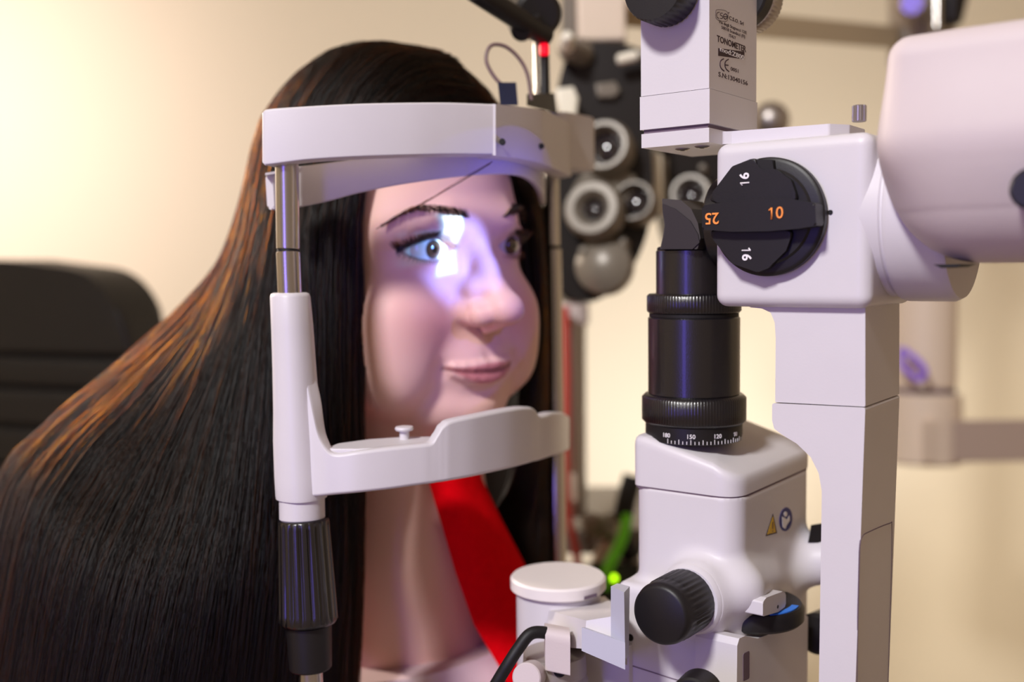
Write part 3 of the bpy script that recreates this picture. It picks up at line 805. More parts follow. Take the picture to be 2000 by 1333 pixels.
# chin rest bar: (px, top y, bottom y, depth) of its outer face
BAR = [(590, 700, 974, .521), (600, 755, 973, .519), (610, 805, 972.5, .517), (621, 850, 971.5, .5155), (636, 876, 970, .514), (656, 887, 968, .5132), (700, 882, 964, .512), (760, 875, 957.5, .515), (820, 869, 949, .5205), (844, 865, 946, .5235), (855, 850, 944, .525), (866, 833, 942.5, .5265), (884, 822, 939.5, .5295), (930, 812, 931, .540), (990, 800, 917.5, .560), (1030, 795, 907, .579), (1046, 799, 902, .589), (1056, 812, 900, .597), (1080, 806, 892, .615), (1100, 806, 887, .645), (1112, 812, 880, .690)]
def barsec(rows, thick, n):
    # denser rows, linear between the traced ones so that the step in the rim keeps its shape
    out = []
    T = smooth_path([(x, yt, d * 1000) for x, yt, yb, d in rows], n); Bq = smooth_path([(x, yb, d * 1000) for x, yt, yb, d in rows], n)
    PT = [P(v.x, v.y, v.z / 1000) for v in T]; PB = [P(v.x, v.y, v.z / 1000) for v in Bq]
    for i in range(len(PT)):
        a, b2 = PB[max(i - 1, 0)], PB[min(i + 1, len(PB) - 1)]; t = b2 - a; t.z = 0; t.normalize(); nrm = Vector((-t.y, t.x, 0))
        o, u = PT[i], PB[i]; e = .0016; up = (o - u).normalized()
        out.append([u + nrm * e, u + up * e * .5 + nrm * .0004, u + up * e * 1.2, o - up * e * 1.2, o - up * e * .5 + nrm * .0004, o + nrm * e, o + nrm * (thick - e), o + nrm * thick - up * e, u + nrm * thick + up * e, u + nrm * (thick - e)])
    return out
obj('chin_rest_bar', ribbon(barsec(BAR, .008, 110)), M['white'], head, 'curved white chin rest bar with raised rim', sharp=60, wn=True)
# cup floor on which the chin sits, flush with the bar on the near side
zf = P(744, 877, .515).z
def onz(px, py, z):
    r_ = ray(px, py); return C0 + r_ * ((z - C0.z) / r_.z)
fr_ = [P(640, 880, .517), P(700, 880, .5155), P(760, 876, .5185), P(820, 870, .524), P(846, 866, .527)]
bk_ = [onz(848, 853, zf), onz(790, 853, zf), onz(720, 858, zf), onz(660, 866, zf), onz(636, 874, zf)]
obj('chin_cup_ledge', prism([(p.x, p.y) for p in fr_ + bk_], lambda x, y, h: Vector((x, y, h)), zf - .012, zf, .001), M['white'], head, 'flat ledge of the chin rest')
cup = [P(640, 880, .528), P(700, 880, .524), P(770, 876, .526), P(850, 868, .536), P(930, 860, .556), P(1000, 850, .580), P(1040, 850, .612), P(985, 850, .606), P(900, 850, .597), P(800, 850, .590), P(690, 855, .575), P(640, 860, .550)]
fl = [(p.x, p.y) for p in smooth_path(cup + [cup[0]], 60)][:-1]
obj('chin_cup', prism(fl, lambda x, y, h: Vector((x, y, h)), zf - .0205, zf - .0155, .0012), M['white'], head, 'shallow white chin cup')
pp = onz(790, 858, zf)
obj('paper_pin', lathe([(0, 0), (.0026, 0), (.0026, .0042), (.0046, .0047), (.0050, .0056), (.0046, .0066), (0, .0068)], pp, segs=32), M['white'], head, 'white pin for the chin papers')
# fluted black height knob and lower post
K0, K1 = P(593, 1014, DN), P(603, 1218, DN)
ax = (K1 - K0).normalized(); Lk = (K1 - K0).length
obj('height_knob', lathe([(0, 0), (.0123, 0), (.0130, .0012), (.0131, .004), (.0149, Lk - .006), (.0150, Lk - .002), (.0138, Lk), (0, Lk)], K0, ax, 144, 18, .0016, (.0025, Lk - .004)), M['black'], head, 'fluted black height knob', sharp=60, wn=False)
obj('height_knob_base', cyl(K1, P(607, 1308, DN), .0116, .0108, b=.001, segs=48), M['blackplastic'], head)
obj('lower_post', cyl(P(606, 1300, DN), P(610, 1420, DN), .0062), M['steel'], head)
obj('base_bar', boxL(-.435, -.395, .33, .63, tw, tw + .028, .006), M['steel2'], head)
obj('lower_post', cyl(P(609, 1400, DN), W(-.412, .355, tw + .02), .009), M['steel2'], head)
obj('lower_post', cyl(P(1092, 1400, DF), W(-.412, .605, tw + .02), .009), M['steel2'], head)
# ------------------------------------------------------------------ slit lamp
sl = thing('slit_lamp', 'white slit lamp microscope on a tall arm with black lens tower and magnification dial', 'microscope', W(-.16, .48, tw))
def vr(px, v, py=600): return onv(px, py, v)[0]           # u of a pixel column on plane v
def wz(px, py, d): return P(px, py, d).z - C0.z
def sobj(name, bm, m, label=None, parent=None, **k): return obj(name, bm, m, parent or sl, label, **k)
# microscope body with the dial
VB = .447
ub0, ub1 = onv(1393, 450, VB)[0], onv(1700, 450, VB)[0]
Um, Vm = np.array(list(AU)), np.array(list(AV))
def loc_world(p):
    return np.array(list(C0)) + (p[:, :1] * Um + p[:, 1:2] * Vm + p[:, 2:] * np.array([0, 0, 1.])) / 1000
mm3 = lambda *a: [q * 1000 for q in a]
wb0, wb1 = onv(1430, 600, VB)[1], onv(1385, 278, .44)[1] - .0001
F = Field(mm3(ub0 - .006, VB - .006, wb0 - .006), mm3(ub1 + .006, .521, wb1 + .006), 1.0)
F.box(mm3(ub0, VB, wb0), mm3(ub1, .515, wb1), 5.5)
mb_, _ = F.mesh('microscope_body', loc_world); del F.d
mb = link('microscope_body', mb_, M['white'], sl, None, sharp=0)
cx, cw = onv(1497, 424, .436)
sobj('microscope_body_cap', cyl(W(ub1 - .022, .484, cw), W(ub1 + .002, .484, cw), .032, .0362, .002, segs=64), M['white'])
cx, cw = onv(1497, 424, .442)
sobj('objective', cyl(W(ub0 + .01, .481, cw), W(ub0 - .012, .481, cw), .0235, .0225, .001, segs=64), M['black'], 'black ring of the objective')
sobj('adjusting_hole', cyl(W(vr(1622, VB, 415), VB - .0004, onv(1622, 415, VB)[1]), W(vr(1622, VB, 415), VB + .003, onv(1622, 415, VB)[1]), .0011, b=.0001, segs=20), M['dark'])
RD = .0268
dc = lambda v: W(cx, v, cw)
dial = sobj('magnification_dial', lathe([(0, .0070), (RD - .006, .0070), (RD - .005, .0060), (RD - .002, .0056), (RD - .0006, .0052), (RD, .0045), (RD, .0014), (RD - .0012, .0010), (RD - .0012, 0), (0, 0)], dc(VB), -AV, 96), M['blackplastic'], 'round black dial with white and orange numerals')
def onf(pts, v, v2, m, name, r=0, b=.0003, lab=None, par=None): return sobj(name, tracev(pts, v, v2, r, b), m, lab, par)
onf([(1371, 402), (1420, 394), (1480, 388.5), (1545, 389), (1592, 397), (1594, 441), (1560, 447), (1500, 452), (1430, 453), (1371, 449)], VB - .0145, VB - .005, M['blackplastic'], 'dial_grip', .0012, .0012, None, dial)
onf([(1376, 396), (1430, 325), (1478, 306), (1478, 334), (1515, 330), (1545, 352), (1560, 396)], VB - .0098, VB - .005, M['blackplastic'], 'dial_lobe', .003, .0008, None, dial)
onf([(1376, 448), (1430, 515), (1478, 532), (1500, 524), (1535, 490), (1550, 448)], VB - .0098, VB - .005, M['blackplastic'], 'dial_lobe', .003, .0008, None, dial)
onf([(1476, 312), (1508, 312), (1512, 336), (1478, 338)], VB - .0091, VB - .005, M['dark'], 'dial_notch', .0004, .0002, None, dial)
def textv(s, px, py, v, h, m, ang=0, bold=.02, xs=1.0, name='numeral', par=None):
    """lettering standing on a near face; H its height in photo pixels, ANG turn in degrees"""
    u, w = onv(px, py, v); d = dep(W(u, v, w)); size = h * d / FPX / .7
    a = math.radians(ang); x = AU * math.cos(a) + AW * math.sin(a); y = AW * math.cos(a) - AU * math.sin(a)
    return sobj(name, text_bm(s, size, W(u, v - .0001, w), x, y, .0002, bold, xscale=xs), m, None, par, sharp=0, wn=False)
def glyph_one(size, o, x, y, z):
    pts = [(-.03, -.35), (.075, -.35), (.075, .35), (-.01, .35), (-.17, .22), (-.13, .14), (-.03, .21)]
    return prism([(a * size, b * size) for a, b in pts], lambda a, b, h: o + x * a + y * b + z * h, 0, .0003)
def numeral(first, rest, px, py, v, h, m, ang, par, bold):
    u, w = onv(px, py, v); d = dep(W(u, v, w)); size = h * d / FPX / .7
    a = math.radians(ang); x = AU * math.cos(a) + AW * math.sin(a); y = AW * math.cos(a) - AU * math.sin(a); z = x.cross(y)
    o = W(u, v - .0001, w)
    bm = glyph_one(size, o - x * size * .30, x, y, z)
    return sobj('numeral', merge(bm, text_bm(rest, size, o + x * size * .22, x, y, .0002, bold)), m, None, par, sharp=0, wn=False)
numeral('1', '6', 1455, 350, VB - .0099, 19, M['whiteink'], 90, dial, .02)
numeral('1', '6', 1458, 497, VB - .0099, 19, M['whiteink'], -90, dial, .02)
numeral('1', '0', 1516, 417, VB - .0147, 23, M['orangeink'], 0, dial, .005)
textv('25', 1390.5, 426, VB - .0147, 22, M['orangeink'], 180, .01, par=dial)
# swivel flange and prism housing of the eyepieces
fl = sobj('swivel_flange', lathe([(0, 0), (.0355, 0), (.0370, .0015), (.0370, .0135), (.0362, .0142), (.0362, .0150), (.0384, .0158), (.0390, .018), (.0390, .037), (.0375, .040), (0, .040)], W(-.1525, .484, cw), AU, 96), M['white'], 'round two-step flange')
hu, hw0, hw1 = vr(1684, .412, 350), onv(1800, 516, .412)[1], onv(1800, 58, .412)[1]
F = Field([hu * 1000 - 8, 404, hw0 * 1000 - 8], [60, 560, hw1 * 1000 + 8], 1.5)
F.box([hu * 1000 + 1, 412, hw0 * 1000], [200, 552, hw1 * 1000 - 12], 37)
F.box([hu * 1000 + 7, 412, hw0 * 1000 + 42], [200, 552, hw1 * 1000], 9, 26)
Um, Vm = np.array(list(AU)), np.array(list(AV))
def loc_world(p):
    return np.array(list(C0)) + (p[:, :1] * Um + p[:, 1:2] * Vm + p[:, 2:] * np.array([0, 0, 1.])) / 1000
hh_, _ = F.mesh('eyepiece_housing', loc_world); del F.d
link('eyepiece_housing', hh_, M['ivory'], sl, 'large rounded prism housing', sharp=60)
ke = onv(2030, 372, .412)
sobj('eyepiece_knob', cyl(W(ke[0], .414, ke[1]), W(ke[0], .398, ke[1]), .0075, b=.001), M['blackplastic'])
sobj('housing_screw', tracev([(1822, 517), (1885, 516), (1868, 523), (1838, 524)], .43, .45, 0, .0004), M['dark'])
for s_ in (-1, 1):                                # eyepieces beyond the right edge
    o_ = W(.02, .482 + s_ * .031, cw + .018)
    sobj('eyepiece', lathe([(0, 0), (.017, 0), (.017, .045), (.021, .047), (.021, .062), (.017, .064), (.014, .070), (0, .070)], o_, AU, 48), M['blackplastic'])
q = P(1678, 238, .455); sobj('lock_screw', cyl(q, q + AW * .0072, .0031, b=.0003, segs=72, flutes=18, depth=.0004), M['steel2'], 'ribbed silver screw')
# arm carrying the microscope
VC, VC2 = .4535, .504
up = [(1450, 590), (1466, 601), (1488, 603), (1505, 611), (1513, 630), (1515, 660), (1514, 786), (1690, 795), (1690, 590)]
a1 = sobj('microscope_arm', tracev(up, VC, VC2, .0004, .0022, 3), M['white'], 'white square arm under the microscope', sharp=50)
lo = [(1508, 788), (1690, 797), (1668, 1420), (1598, 1420), (1604, 1040), (1605, 960), (1599, 925), (1583, 893), (1556, 867), (1528, 850), (1512, 838), (1508, 822)]
a2 = sobj('arm_column', tracev(lo, VC - .0005, VC2, .0012, .0026, 3), M['white'], 'lower column of the arm with a curved bracket', sharp=50)
UC = onv(1690, 800, VC)[0]
def seamu(pts, u, r=.0003, par=None, n=0): return sobj('panel_seam', tube([W(u, *onu(x, y, u)) for x, y in pts], r, n, 6), M['seam'], None, par)
_ua, _wa = onv(1690, 797, VC); _ub, _wb = onv(1668, 1420, VC)
def oncol(x, y):
    u = UC
    for _ in range(4):
        v, w = onu(x, y, u); u = _ua + (_ub - _ua) * (w - _wa) / (_wb - _wa)
    return W(u + .0001, v, w)
sobj('panel_seam', tube([oncol(x, y) for x, y in ((1672, 1390), (1674, 1250), (1677, 1120), (1679, 1065), (1684, 1048), (1695, 1040), (1736, 1023), (1741, 1030), (1740, 1120), (1736, 1250), (1732, 1390))], .00032, 60, 6), M['seam'], None, a2)
wb = onv(1640, 1420, VC)[1]; ua, ub = onv(1598, 1420, VC)[0], onv(1665, 1420, VC)[0]
sobj('arm_foot', boxL(ua - .004, ub + .004, VC - .004, VC2 + .004, tw + .045, wb + .001, .004), M['white'])
sobj('slide_base', boxL(-.30, -.06, .40, .57, tw + .004, tw + .048, .010), M['ivory'])
sobj('joystick', cyl(W(-.09, .42, tw + .045), W(-.08, .42, tw + .16), .012, .009, .003), M['blackplastic'])
# illumination tower: lamp house below, lens barrel above
VN = .457
u0, u1 = vr(1232, VN, 900), vr(1440, VN, 900); v1 = onu(1587, 900, u1)[0]
def plan(a0, a1, b0, b1, r, seg=8): return roundpoly([(a0, b0), (a1, b0), (a1, b1), (a0, b1)], r, seg)
pl = plan(u0, u1, VN, v1, [.007, .013, .010, .010])
ws = wz(1440, 985, dep(W(u1, VN, 0)))
wl = wz(1440, 1165, dep(W(u1, VN, 0)))
VL = .449
l0, l1 = vr(1203, VL, 1200), vr(1402, VL, 1270); lv1 = onu(1582, 1250, l1)[0]
wtop = wz(1230, 1150, dep(W(l0, VL, 0))); k0 = onv(1288, 1203, .416)
mm3 = lambda *a: [q * 1000 for q in a]
F = Field(mm3(l0 - .012, VL - .02, wz(1400, 1390, .5)), mm3(UC + .012, v1 + .012, ws + .006), 1.0)
F.box(mm3(u0, VN, -.30), mm3(u1, v1, ws + .030), 11)
F.box(mm3(l0, VL, -.40), mm3(l1, lv1 - .002, wtop), 4, 5)
F.cap(mm3(k0[0] + .002, VL + .004, k0[1]), mm3(k0[0] + .002, VL + .05, k0[1]), 18.5, 18.5, 7)
F.cap(mm3(k0[0] + .018, VL + .016, k0[1] + .004), mm3(u1 - .012, v1 - .03, wz(1500, 1178, .53)), 13, 11, 7)
F.cap(mm3(u1 - .014, v1 - .018, wz(1580, 1105, .57)), mm3(u1 + .012, v1 - .010, wz(1590, 1090, .57)), 15, 13, 10)
F.d = np.maximum(F.d, F.Z - (ws - .0004) * 1000 + 0 * F.X + 0 * F.Y)
F.d = np.maximum(F.d, (VL - .0045) * 1000 - F.Y + 0 * F.X + 0 * F.Z)
Um, Vm = np.array(list(AU)), np.array(list(AV))
def loc_world(p):
    return np.array(list(C0)) + (p[:, :1] * Um + p[:, 1:2] * Vm + p[:, 2:] * np.array([0, 0, 1.])) / 1000
hm_, _ = F.mesh('lamp_housing', loc_world); del F.d
lh = link('lamp_housing', hm_, M['white'], sl, 'white lamp house flowing into its lower block', sharp=60)
ub_ = vr(1318, VN, 880); wt, wlow = -.0885, -.1050
def topw(u):
    if u < ub_: return wt
    f = (u - ub_) / (u1 - ub_); return wt + (wlow - wt) * f
def soft(u): return sum(topw(u + k * .0009) for k in (-2, -1, 0, 1, 2)) / 5
cc = Vector(((u0 + u1) / 2, (VN + v1) / 2)); secs = [[W(a, b, ws + .0004) for a, b in pl], [W(a, b, soft(a) - .0050) for a, b in pl]]
for sc_, dz in ((.997, .0030), (.985, .0013), (.965, .0004), (.94, 0), (.8, 0), (.6, 0), (.4, 0), (.2, 0), (.02, 0)):
    secs.append([W(cc.x + (a - cc.x) * sc_, cc.y + (b - cc.y) * sc_, soft(cc.x + (a - cc.x) * sc_) - dz) for a, b in pl])
sobj('lamp_housing_cap', ribbon(secs), M['white'], 'sloping white cap of the lamp house', sharp=60, wn=False)
sobj('housing_seam', prism([(cc.x + (a - cc.x) * .988, cc.y + (b - cc.y) * .992) for a, b in pl], lambda a, b, h: W(a, b, h), ws - .0008, ws + .0008), M['seam'])
# lens barrel
LC = (1355, .535)
def lz(y): return P(LC[0], y, LC[1]).z
lo_ = P(LC[0], 700, LC[1]); lo_ = Vector((lo_.x, lo_.y, 0))
def barrel(name, r, ytop, ybot, m, label=None, fl=0, dp=0, b=.0007, segs=96, parent=None):
    h0, h1 = lz(ybot), lz(ytop)
    return sobj(name, lathe([(0, h0), (r - b, h0), (r, h0 + b), (r, h1 - b), (r - b, h1), (0, h1)], lo_, (0, 0, 1), segs, fl, dp, (h0 + b * .5, h1 - b * .5)), m, label, parent, sharp=60 if fl else 35, wn=not fl)
bar = barrel('lens_barrel', .0237, 618, 770, M['black'], 'black lens barrel')
barrel('knurled_ring', .0243, 573, 611, M['black'], 'upper knurled ring', 96, .00035, .0012, 384, bar)
barrel('ring_groove', .0230, 609, 620, M['dark'], None, parent=bar)
barrel('knurled_ring', .0270, 769, 826, M['black'], 'lower knurled ring', 108, .00035, .0018, 432, bar)
sc = barrel('angle_scale_ring', .0251, 824, 857, M['blackplastic'], 'black ring with angle scale', b=.0003, parent=bar)
barrel('prism_tube', .0195, 488, 576, M['black'], 'slim upper tube', parent=bar)
barrel('prism_tube_rim', .0189, 482, 490, M['blackplastic'], parent=bar)
R0 = .0252; base_ang = math.atan2(-lo_.y, -lo_.x)          # towards the camera
def ringpt(deg, z, r): a = base_ang + math.radians(deg); return Vector((lo_.x + r * math.cos(a), lo_.y + r * math.sin(a), z))
for k in range(-6, 19):
    deg = (k * 4.6) - 3.2; z0, z1 = lz(857) + .0004, lz(857) + (.0028 if k % 3 == 0 else .0020)
    a, b = ringpt(deg, z0, R0), ringpt(deg, z1, R0); n = ringpt(deg, z0, R0 + 1) - ringpt(deg, z0, R0); n.normalize(); t = n.cross(AW)
    w_ = .00016
    sobj('scale_tick', hexa([a - t * w_ - n * .0003, a + t * w_ - n * .0003, a + t * w_ + n * .0001, a - t * w_ + n * .0001, b - t * w_ - n * .0003, b + t * w_ - n * .0003, b + t * w_ + n * .0001, b - t * w_ + n * .0001]), M['whiteink'], None, bar)
sobj('cap_notch', hexa([P(1141, 1173, .5495), P(1166, 1166, .5545), P(1166, 1166, .562), P(1141, 1173, .557), P(1141, 1166, .5495), P(1166, 1159, .5545), P(1166, 1159, .562), P(1141, 1166, .557)]), M['seam'])
for s_, deg in (('180', -33), ('150', -3.2), ('120', 28), ('90', 56)):
    f = lambda a, b, h, dg=deg: ringpt(dg + math.degrees(a / R0), lz(842) + .0004 + b, R0 + h + .00005)
    sobj('scale_number', text_bm(s_, .0031, (0, 0, 0), (1, 0, 0), (0, 1, 0), .0001, .01, bend=f), M['whiteink'], None, bar, sharp=0, wn=False)
# tilting prism on top
pr = [(1293, 388), (1330, 391), (1350, 408), (1363, 436), (1368, 466), (1362, 487), (1289, 487), (1294, 464), (1298, 440), (1294, 415)]
pz = sobj('prism', tracev(pr, .462, .486, .0004, .0004), M['prism'], 'dark slanted mirror prism')
sobj('prism_facet', tracev([(1293.5, 398), (1318, 408), (1348, 432), (1363, 458), (1366, 474), (1352, 487), (1291, 487), (1298, 455), (1299, 436), (1295, 415)], .4612, .4625, .0003, .0003), mat('prism_side', (46, 40, 42), .55), None, pz)
# lower block with knob, filter wheel and side bracket
lb = lh
sobj('lamp_pivot', cyl(W(l0 + .03, .49, tw + .045), W(l0 + .03, .49, wz(1400, 1380, .5)), .03), M['white'])
sobj('knob_boss', lathe([(0, 0), (.0176, 0), (.0172, .0015), (.0160, .0030), (0, .0030)], W(k0[0] + .001, VL - .0035, k0[1]), -AV, 64), M['white'], 'round seat of the knob')
kn = sobj('slit_width_knob', lathe([(0, 0), (.0150, 0), (.0155, .0015), (.0155, .0200), (.0150, .0210), (.0150, .0260), (.0142, .0290), (.0125, .0300), (0, .0300)], W(k0[0], VL - .003, k0[1]), -AV, 192, 32, .0009, (.0016, .0202)), M['blackplastic'], 'large black ribbed knob', sharp=60, wn=False)
for x, y in ((1379, 1152), (1231, 1246)):
    a, b = onv(x, y, VL); s2 = .0009 if x > 1300 else .0019
    sobj('screw_hole', cyl(W(a, VL - .0003, b), W(a, VL + .003, b), s2, b=.0001, segs=20), M['dark'], None, lb)
uf = l1 + .0005
wheel_c = W(-.214, .490, wz(1478, 1230, .515))
fw = sobj('filter_wheel', lathe([(0, 0), (.0250, 0), (.0265, .0015), (.0265, .0070), (.0250, .0092), (0, .0092)], wheel_c, AW, 96), M['blackplastic'], 'black filter wheel')
am = math.atan2(-.6, .8); secs = []
for k in range(15):
    a = am + (k / 14 - .5) * .95 - .30
    secs.append([wheel_c + Vector((math.cos(a), math.sin(a), 0)) * r + AW * h for r, h in ((.0205, .0091), (.0240, .0091), (.0240, .0097), (.0205, .0097))])
sobj('filter_mark', ribbon(secs), M['bluepaint'], 'blue filter mark', fw)
sobj('filter_holder', traceu([(1440, 1262), (1444, 1248), (1455, 1243), (1480, 1248), (1560, 1218), (1572, 1200), (1578, 1206), (1576, 1420), (1438, 1420)], uf + .012, uf - .01, .0006, .0015), M['white'], 'white plate below the filter wheel')
sobj('holder_slot', traceu([(1452 , 1278), (1464, 1272), (1464, 1326), (1452, 1332)], uf + .0123, uf + .011, .0012), M['seam'])
sobj('lever_tab', traceu([(1490, 1177), (1497, 1168), (1529, 1156), (1535, 1160), (1535, 1185), (1520, 1196), (1490, 1205)], uf + .019, uf + .0, .0012, .0006), M['white'], 'small white lever tab')
sobj('screw_hole', cyl(W(uf + .0192, *onu(1519, 1186, uf + .019)), W(uf + .017, *onu(1519, 1186, uf + .019)), .0009, b=.0001, segs=16), M['dark'])
sobj('rear_knob', cyl(P(1592, 1240, .570), P(1618, 1228, .585), .0115, b=.002), M['blackplastic'], 'black knob behind the arm')
sobj('rear_lever', hexa([P(1578, 1060, .56), P(1612, 1062, .56), P(1612, 1062, .58), P(1578, 1060, .58), P(1584, 1026, .56), P(1612, 1022, .56), P(1612, 1022, .58), P(1584, 1026, .58)], .001), M['blackplastic'])
sobj('lower_knob', cyl(P(1370, 1350, .47), P(1350, 1372, .455), .0105, b=.001), M['blackplastic'])
sobj('housing_seam', tube([W(*((lambda t: (t[0], VL - .0001, t[1]))(onv(x, y, VL)))) for x, y in ((1206, 1292), (1300, 1322), (1398, 1352))], .0003, 0, 6), M['seam'], None, lb)
# safety signs on the shaded side of the lamp house
us = u1 + .0001
def signu(pts, m, d, name='safety_sign'): return sobj(name, traceu(pts, us + d, us - .0005), m, None, lh)
signu([(1510, 1004), (1518, 1042), (1496, 1048)], M['ink'], .00012); signu([(1510, 1010), (1515.5, 1040), (1499, 1044.5)], M['yellow'], .00022)
signu([(1508.6, 1020), (1510.4, 1020), (1510, 1034), (1508.8, 1034)], M['ink'], .0003); signu([(1508.6, 1037), (1510, 1036.6), (1510, 1039.4), (1508.6, 1039.8)], M['ink'], .0003)
def ell(cx_, cy_, rx, ry, sk=0, n=32): return [(cx_ + rx * math.cos(2 * PI * k / n), cy_ + ry * math.sin(2 * PI * k / n) + sk * math.cos(2 * PI * k / n)) for k in range(n)]
signu(ell(1535, 1015, 12.5, 23, -3), M['navy'], .00015)
signu(ell(1534.5, 1005, 3.2, 5), M['whiteink'], .00028); signu([(1528, 1010), (1533, 1012), (1537, 1016), (1542, 1008), (1543, 1017), (1537, 1026), (1534, 1034), (1529, 1030)], M['whiteink'], .00028)
# pivot drum with its cap, the link to the lamp base, cable and dovetail
pc = P(1090, 1124, .575)
sobj('pivot_cap', lathe([(0, -.0075), (.0258, -.0075), (.0268, -.0065), (.0268, -.0012), (.0256, 0), (0, 0)], pc, AW, 96), M['cap'], 'round white pivot cap')
sobj('pivot_drum', cyl(Vector((pc.x, pc.y, C0.z + tw + .07)), pc - AW * .0078, .0236, b=.001, segs=72), M['white'])
sobj('pivot_base', cyl(Vector((pc.x, pc.y, C0.z + tw + .02)), Vector((pc.x, pc.y, C0.z + tw + .075)), .034), M['ivory'])
ud = L(pc)[0]
sobj('link_arm', hexa([P(1060, 1262, .553), P(1140, 1268, .497), P(1225, 1300, .490), P(1180, 1262, .60), P(1072, 1193, .553), P(1145, 1213, .500), P(1225, 1200, .494), P(1180, 1165, .60)], .002), M['white'], 'white link between drum and lamp base')
sobj('side_plate', hexa([P(1136, 1272, .492), P(1221, 1309, .478), P(1221, 1309, .486), P(1150, 1272, .505), P(1136, 1226, .492), P(1221, 1256, .478), P(1221, 1256, .486), P(1150, 1226, .505)], .0008), M['lightgrey'], 'light grey side plate')
sobj('side_plate', hexa([P(1193, 1262, .492), P(1221, 1290, .478), P(1228, 1280, .486), P(1205, 1258, .500), P(1193, 1146, .492), P(1219, 1158, .480), P(1230, 1146, .492), P(1206, 1140, .500)], .0015), M['lightgrey'], 'light grey upright plate')
sobj('power_cable', tube([P(1160, 1250, .535), P(1120, 1246, .525), P(1075, 1238, .512), P(1038, 1238, .508), P(1012, 1268, .506), P(985, 1310, .505), P(950, 1365, .51), P(900, 1420, .54), P(880, 1480, .55)], .0031, 60, 16), M['rubber'], 'thick black cable')
cm_ = prism(roundpoly([(-.0075, -.0165), (-.0075, .0045), (.0075, .0045), (.0075, -.0165)], [.001, .006, .006, .001], 8), lambda a, b, h: P(1064, 1238, .514) + (P(1112, 1247, .508) - P(1064, 1238, .514)) * h + CFW * a + CUP * b, 0, 1)
sobj('cable_clip', bev(cm_, .0004, 2, 60), M['ivory'], 'white cable clip')
mo = P(1083, 1275, .525)
md = sobj('metal_hub', lathe([(0, -.052), (.0175, -.052), (.0172, -.014), (.0160, -.011), (.0160, -.0102), (.0165, -.0098), (.0160, 0), (.0150, .0006), (0, .0006)], mo, AW, 72), mat('satin_hub_metal', (176, 168, 164), .5, metal=.7, noise=.06), 'silver metal hub')
sobj('hub_screw', cyl(P(1093, 1312, .5085), P(1093, 1312, .5150), .0030, b=.0003), M['dark'], None, md)
sobj('hub_screw', cyl(P(1108, 1281, .5085), P(1108, 1281, .5150), .0009, b=.0002), M['dark'], None, md)
sobj('hub_pin', cyl(P(1028, 1325, .500), P(1040, 1318, .512), .0072, b=.0006), M['ivory'], None, md)
sobj('hub_foot', cyl(Vector((mo.x, mo.y, C0.z + tw + .03)), mo - AW * .05, .016), M['steel2'])
sobj('lower_carrier', boxL(l0 - .045, l0 + .01, .445, .50, tw + .05, wz(1200, 1318, .49), .003), M['white'])

# ------------------------------------------------------------------ tonometer mounted above
VT = .44
t1 = vr(1385, VT, 200); t0 = vr(1252, VT, 200); tv = onu(1477, 200, t1)[0]
tn = thing('tonometer', 'white box tonometer with black dials and printed side label above the microscope', 'tonometer', W((t0 + t1) / 2, (VT + tv) / 2, onv(1385, 280, VT)[1]))
def tobj(name, bm, m, label=None, parent=None, **k): return obj(name, bm, m, parent or tn, label, **k)
wA = onv(1385, 172, VT)[1]; wB = onv(1385, 241, VT)[1]; wT = onv(1385, -330, VT)[1]
case = tobj('case', boxL(t0, t1, VT, tv, wA, wT, .0010), M['white'])
tobj('case_base', boxL(t0 - .0004, t1 + .0004, VT - .0004, tv + .0004, wB, wA - .0003, .0012), M['white'], 'lower section of the case')
tobj('case_gap', boxL(t0 + .001, t1 - .001, VT + .001, tv - .001, wB - .0022, wB + .001), M['seam'])
wP = onv(1385, 278, VT)[1]
pt = tobj('mount_plate', boxL(t0 + .0004, t1 + .0002, VT - .0004, tv + .0, wP, wB - .002, .0005), M['white'], 'mounting plate')
arm_ = [(1380, 253), (1610, 243), (1648, 243), (1648, 262), (1600, 275), (1440, 298), (1380, 283)]
wq = onv(1385, 252, VT)[1]
ta = vr(1645, .462, 250)
tobj('mount_arm', prism(roundpoly([(t1 - .012, .447), (t1 + .004, .456), (ta - .006, .462), (ta, .472), (ta, .495), (t1 - .012, .492)], .002), lambda a, b, h: W(a, b, h), wP + .0003, wB - .0024, .0005), M['white'], 'mounting arm')
for x, y in ((1333, 291), (1371, 286)):
    # screws seen from underneath
    r_ = ray(x, y); q = C0 + r_ * (wP / r_.z)
    s_ = tobj('screw', lathe([(0, -.0009), (.0025, -.0009), (.0036, -.0002), (.0036, .001), (0, .001)], q, AW, 32), M['steel2'], None, pt)
    tobj('screw_socket', cyl(q - AW * .0010, q - AW * .0007, .0013, b=.0001, segs=6), M['dark'], None, s_)
kc = onv(1278, -26, .425); kz = kc[1] + .0085; ku = kc[0] + .009
tobj('drum_knob', lathe([(0, 0), (.0150, 0), (.0158, .0015), (.0158, .0150), (.0150, .0168), (0, .0168)], W(kc[0], VT, kc[1]), -AV, 144, 36, .0006, (.001, .0152)), M['blackplastic'], 'black ribbed force dial', sharp=60, wn=False)
tobj('rear_knob', cyl(W(ku, tv, kz), W(ku, tv + .010, kz), .0165, b=.001), M['blackplastic'])
tobj('rear_wheel', cyl(W(ku, tv + .010, kz), W(ku, tv + .022, kz), .0165, b=.0008, segs=192, flutes=48, depth=.0005), M['steel2'], 'ribbed silver wheel', sharp=60, wn=False)
tobj('probe_arm', cyl(W((t0 + t1) / 2, (VT + tv) / 2, wT - .002), W((t0 + t1) / 2, (VT + tv) / 2, wT + .02), .006), M['blackplastic'])
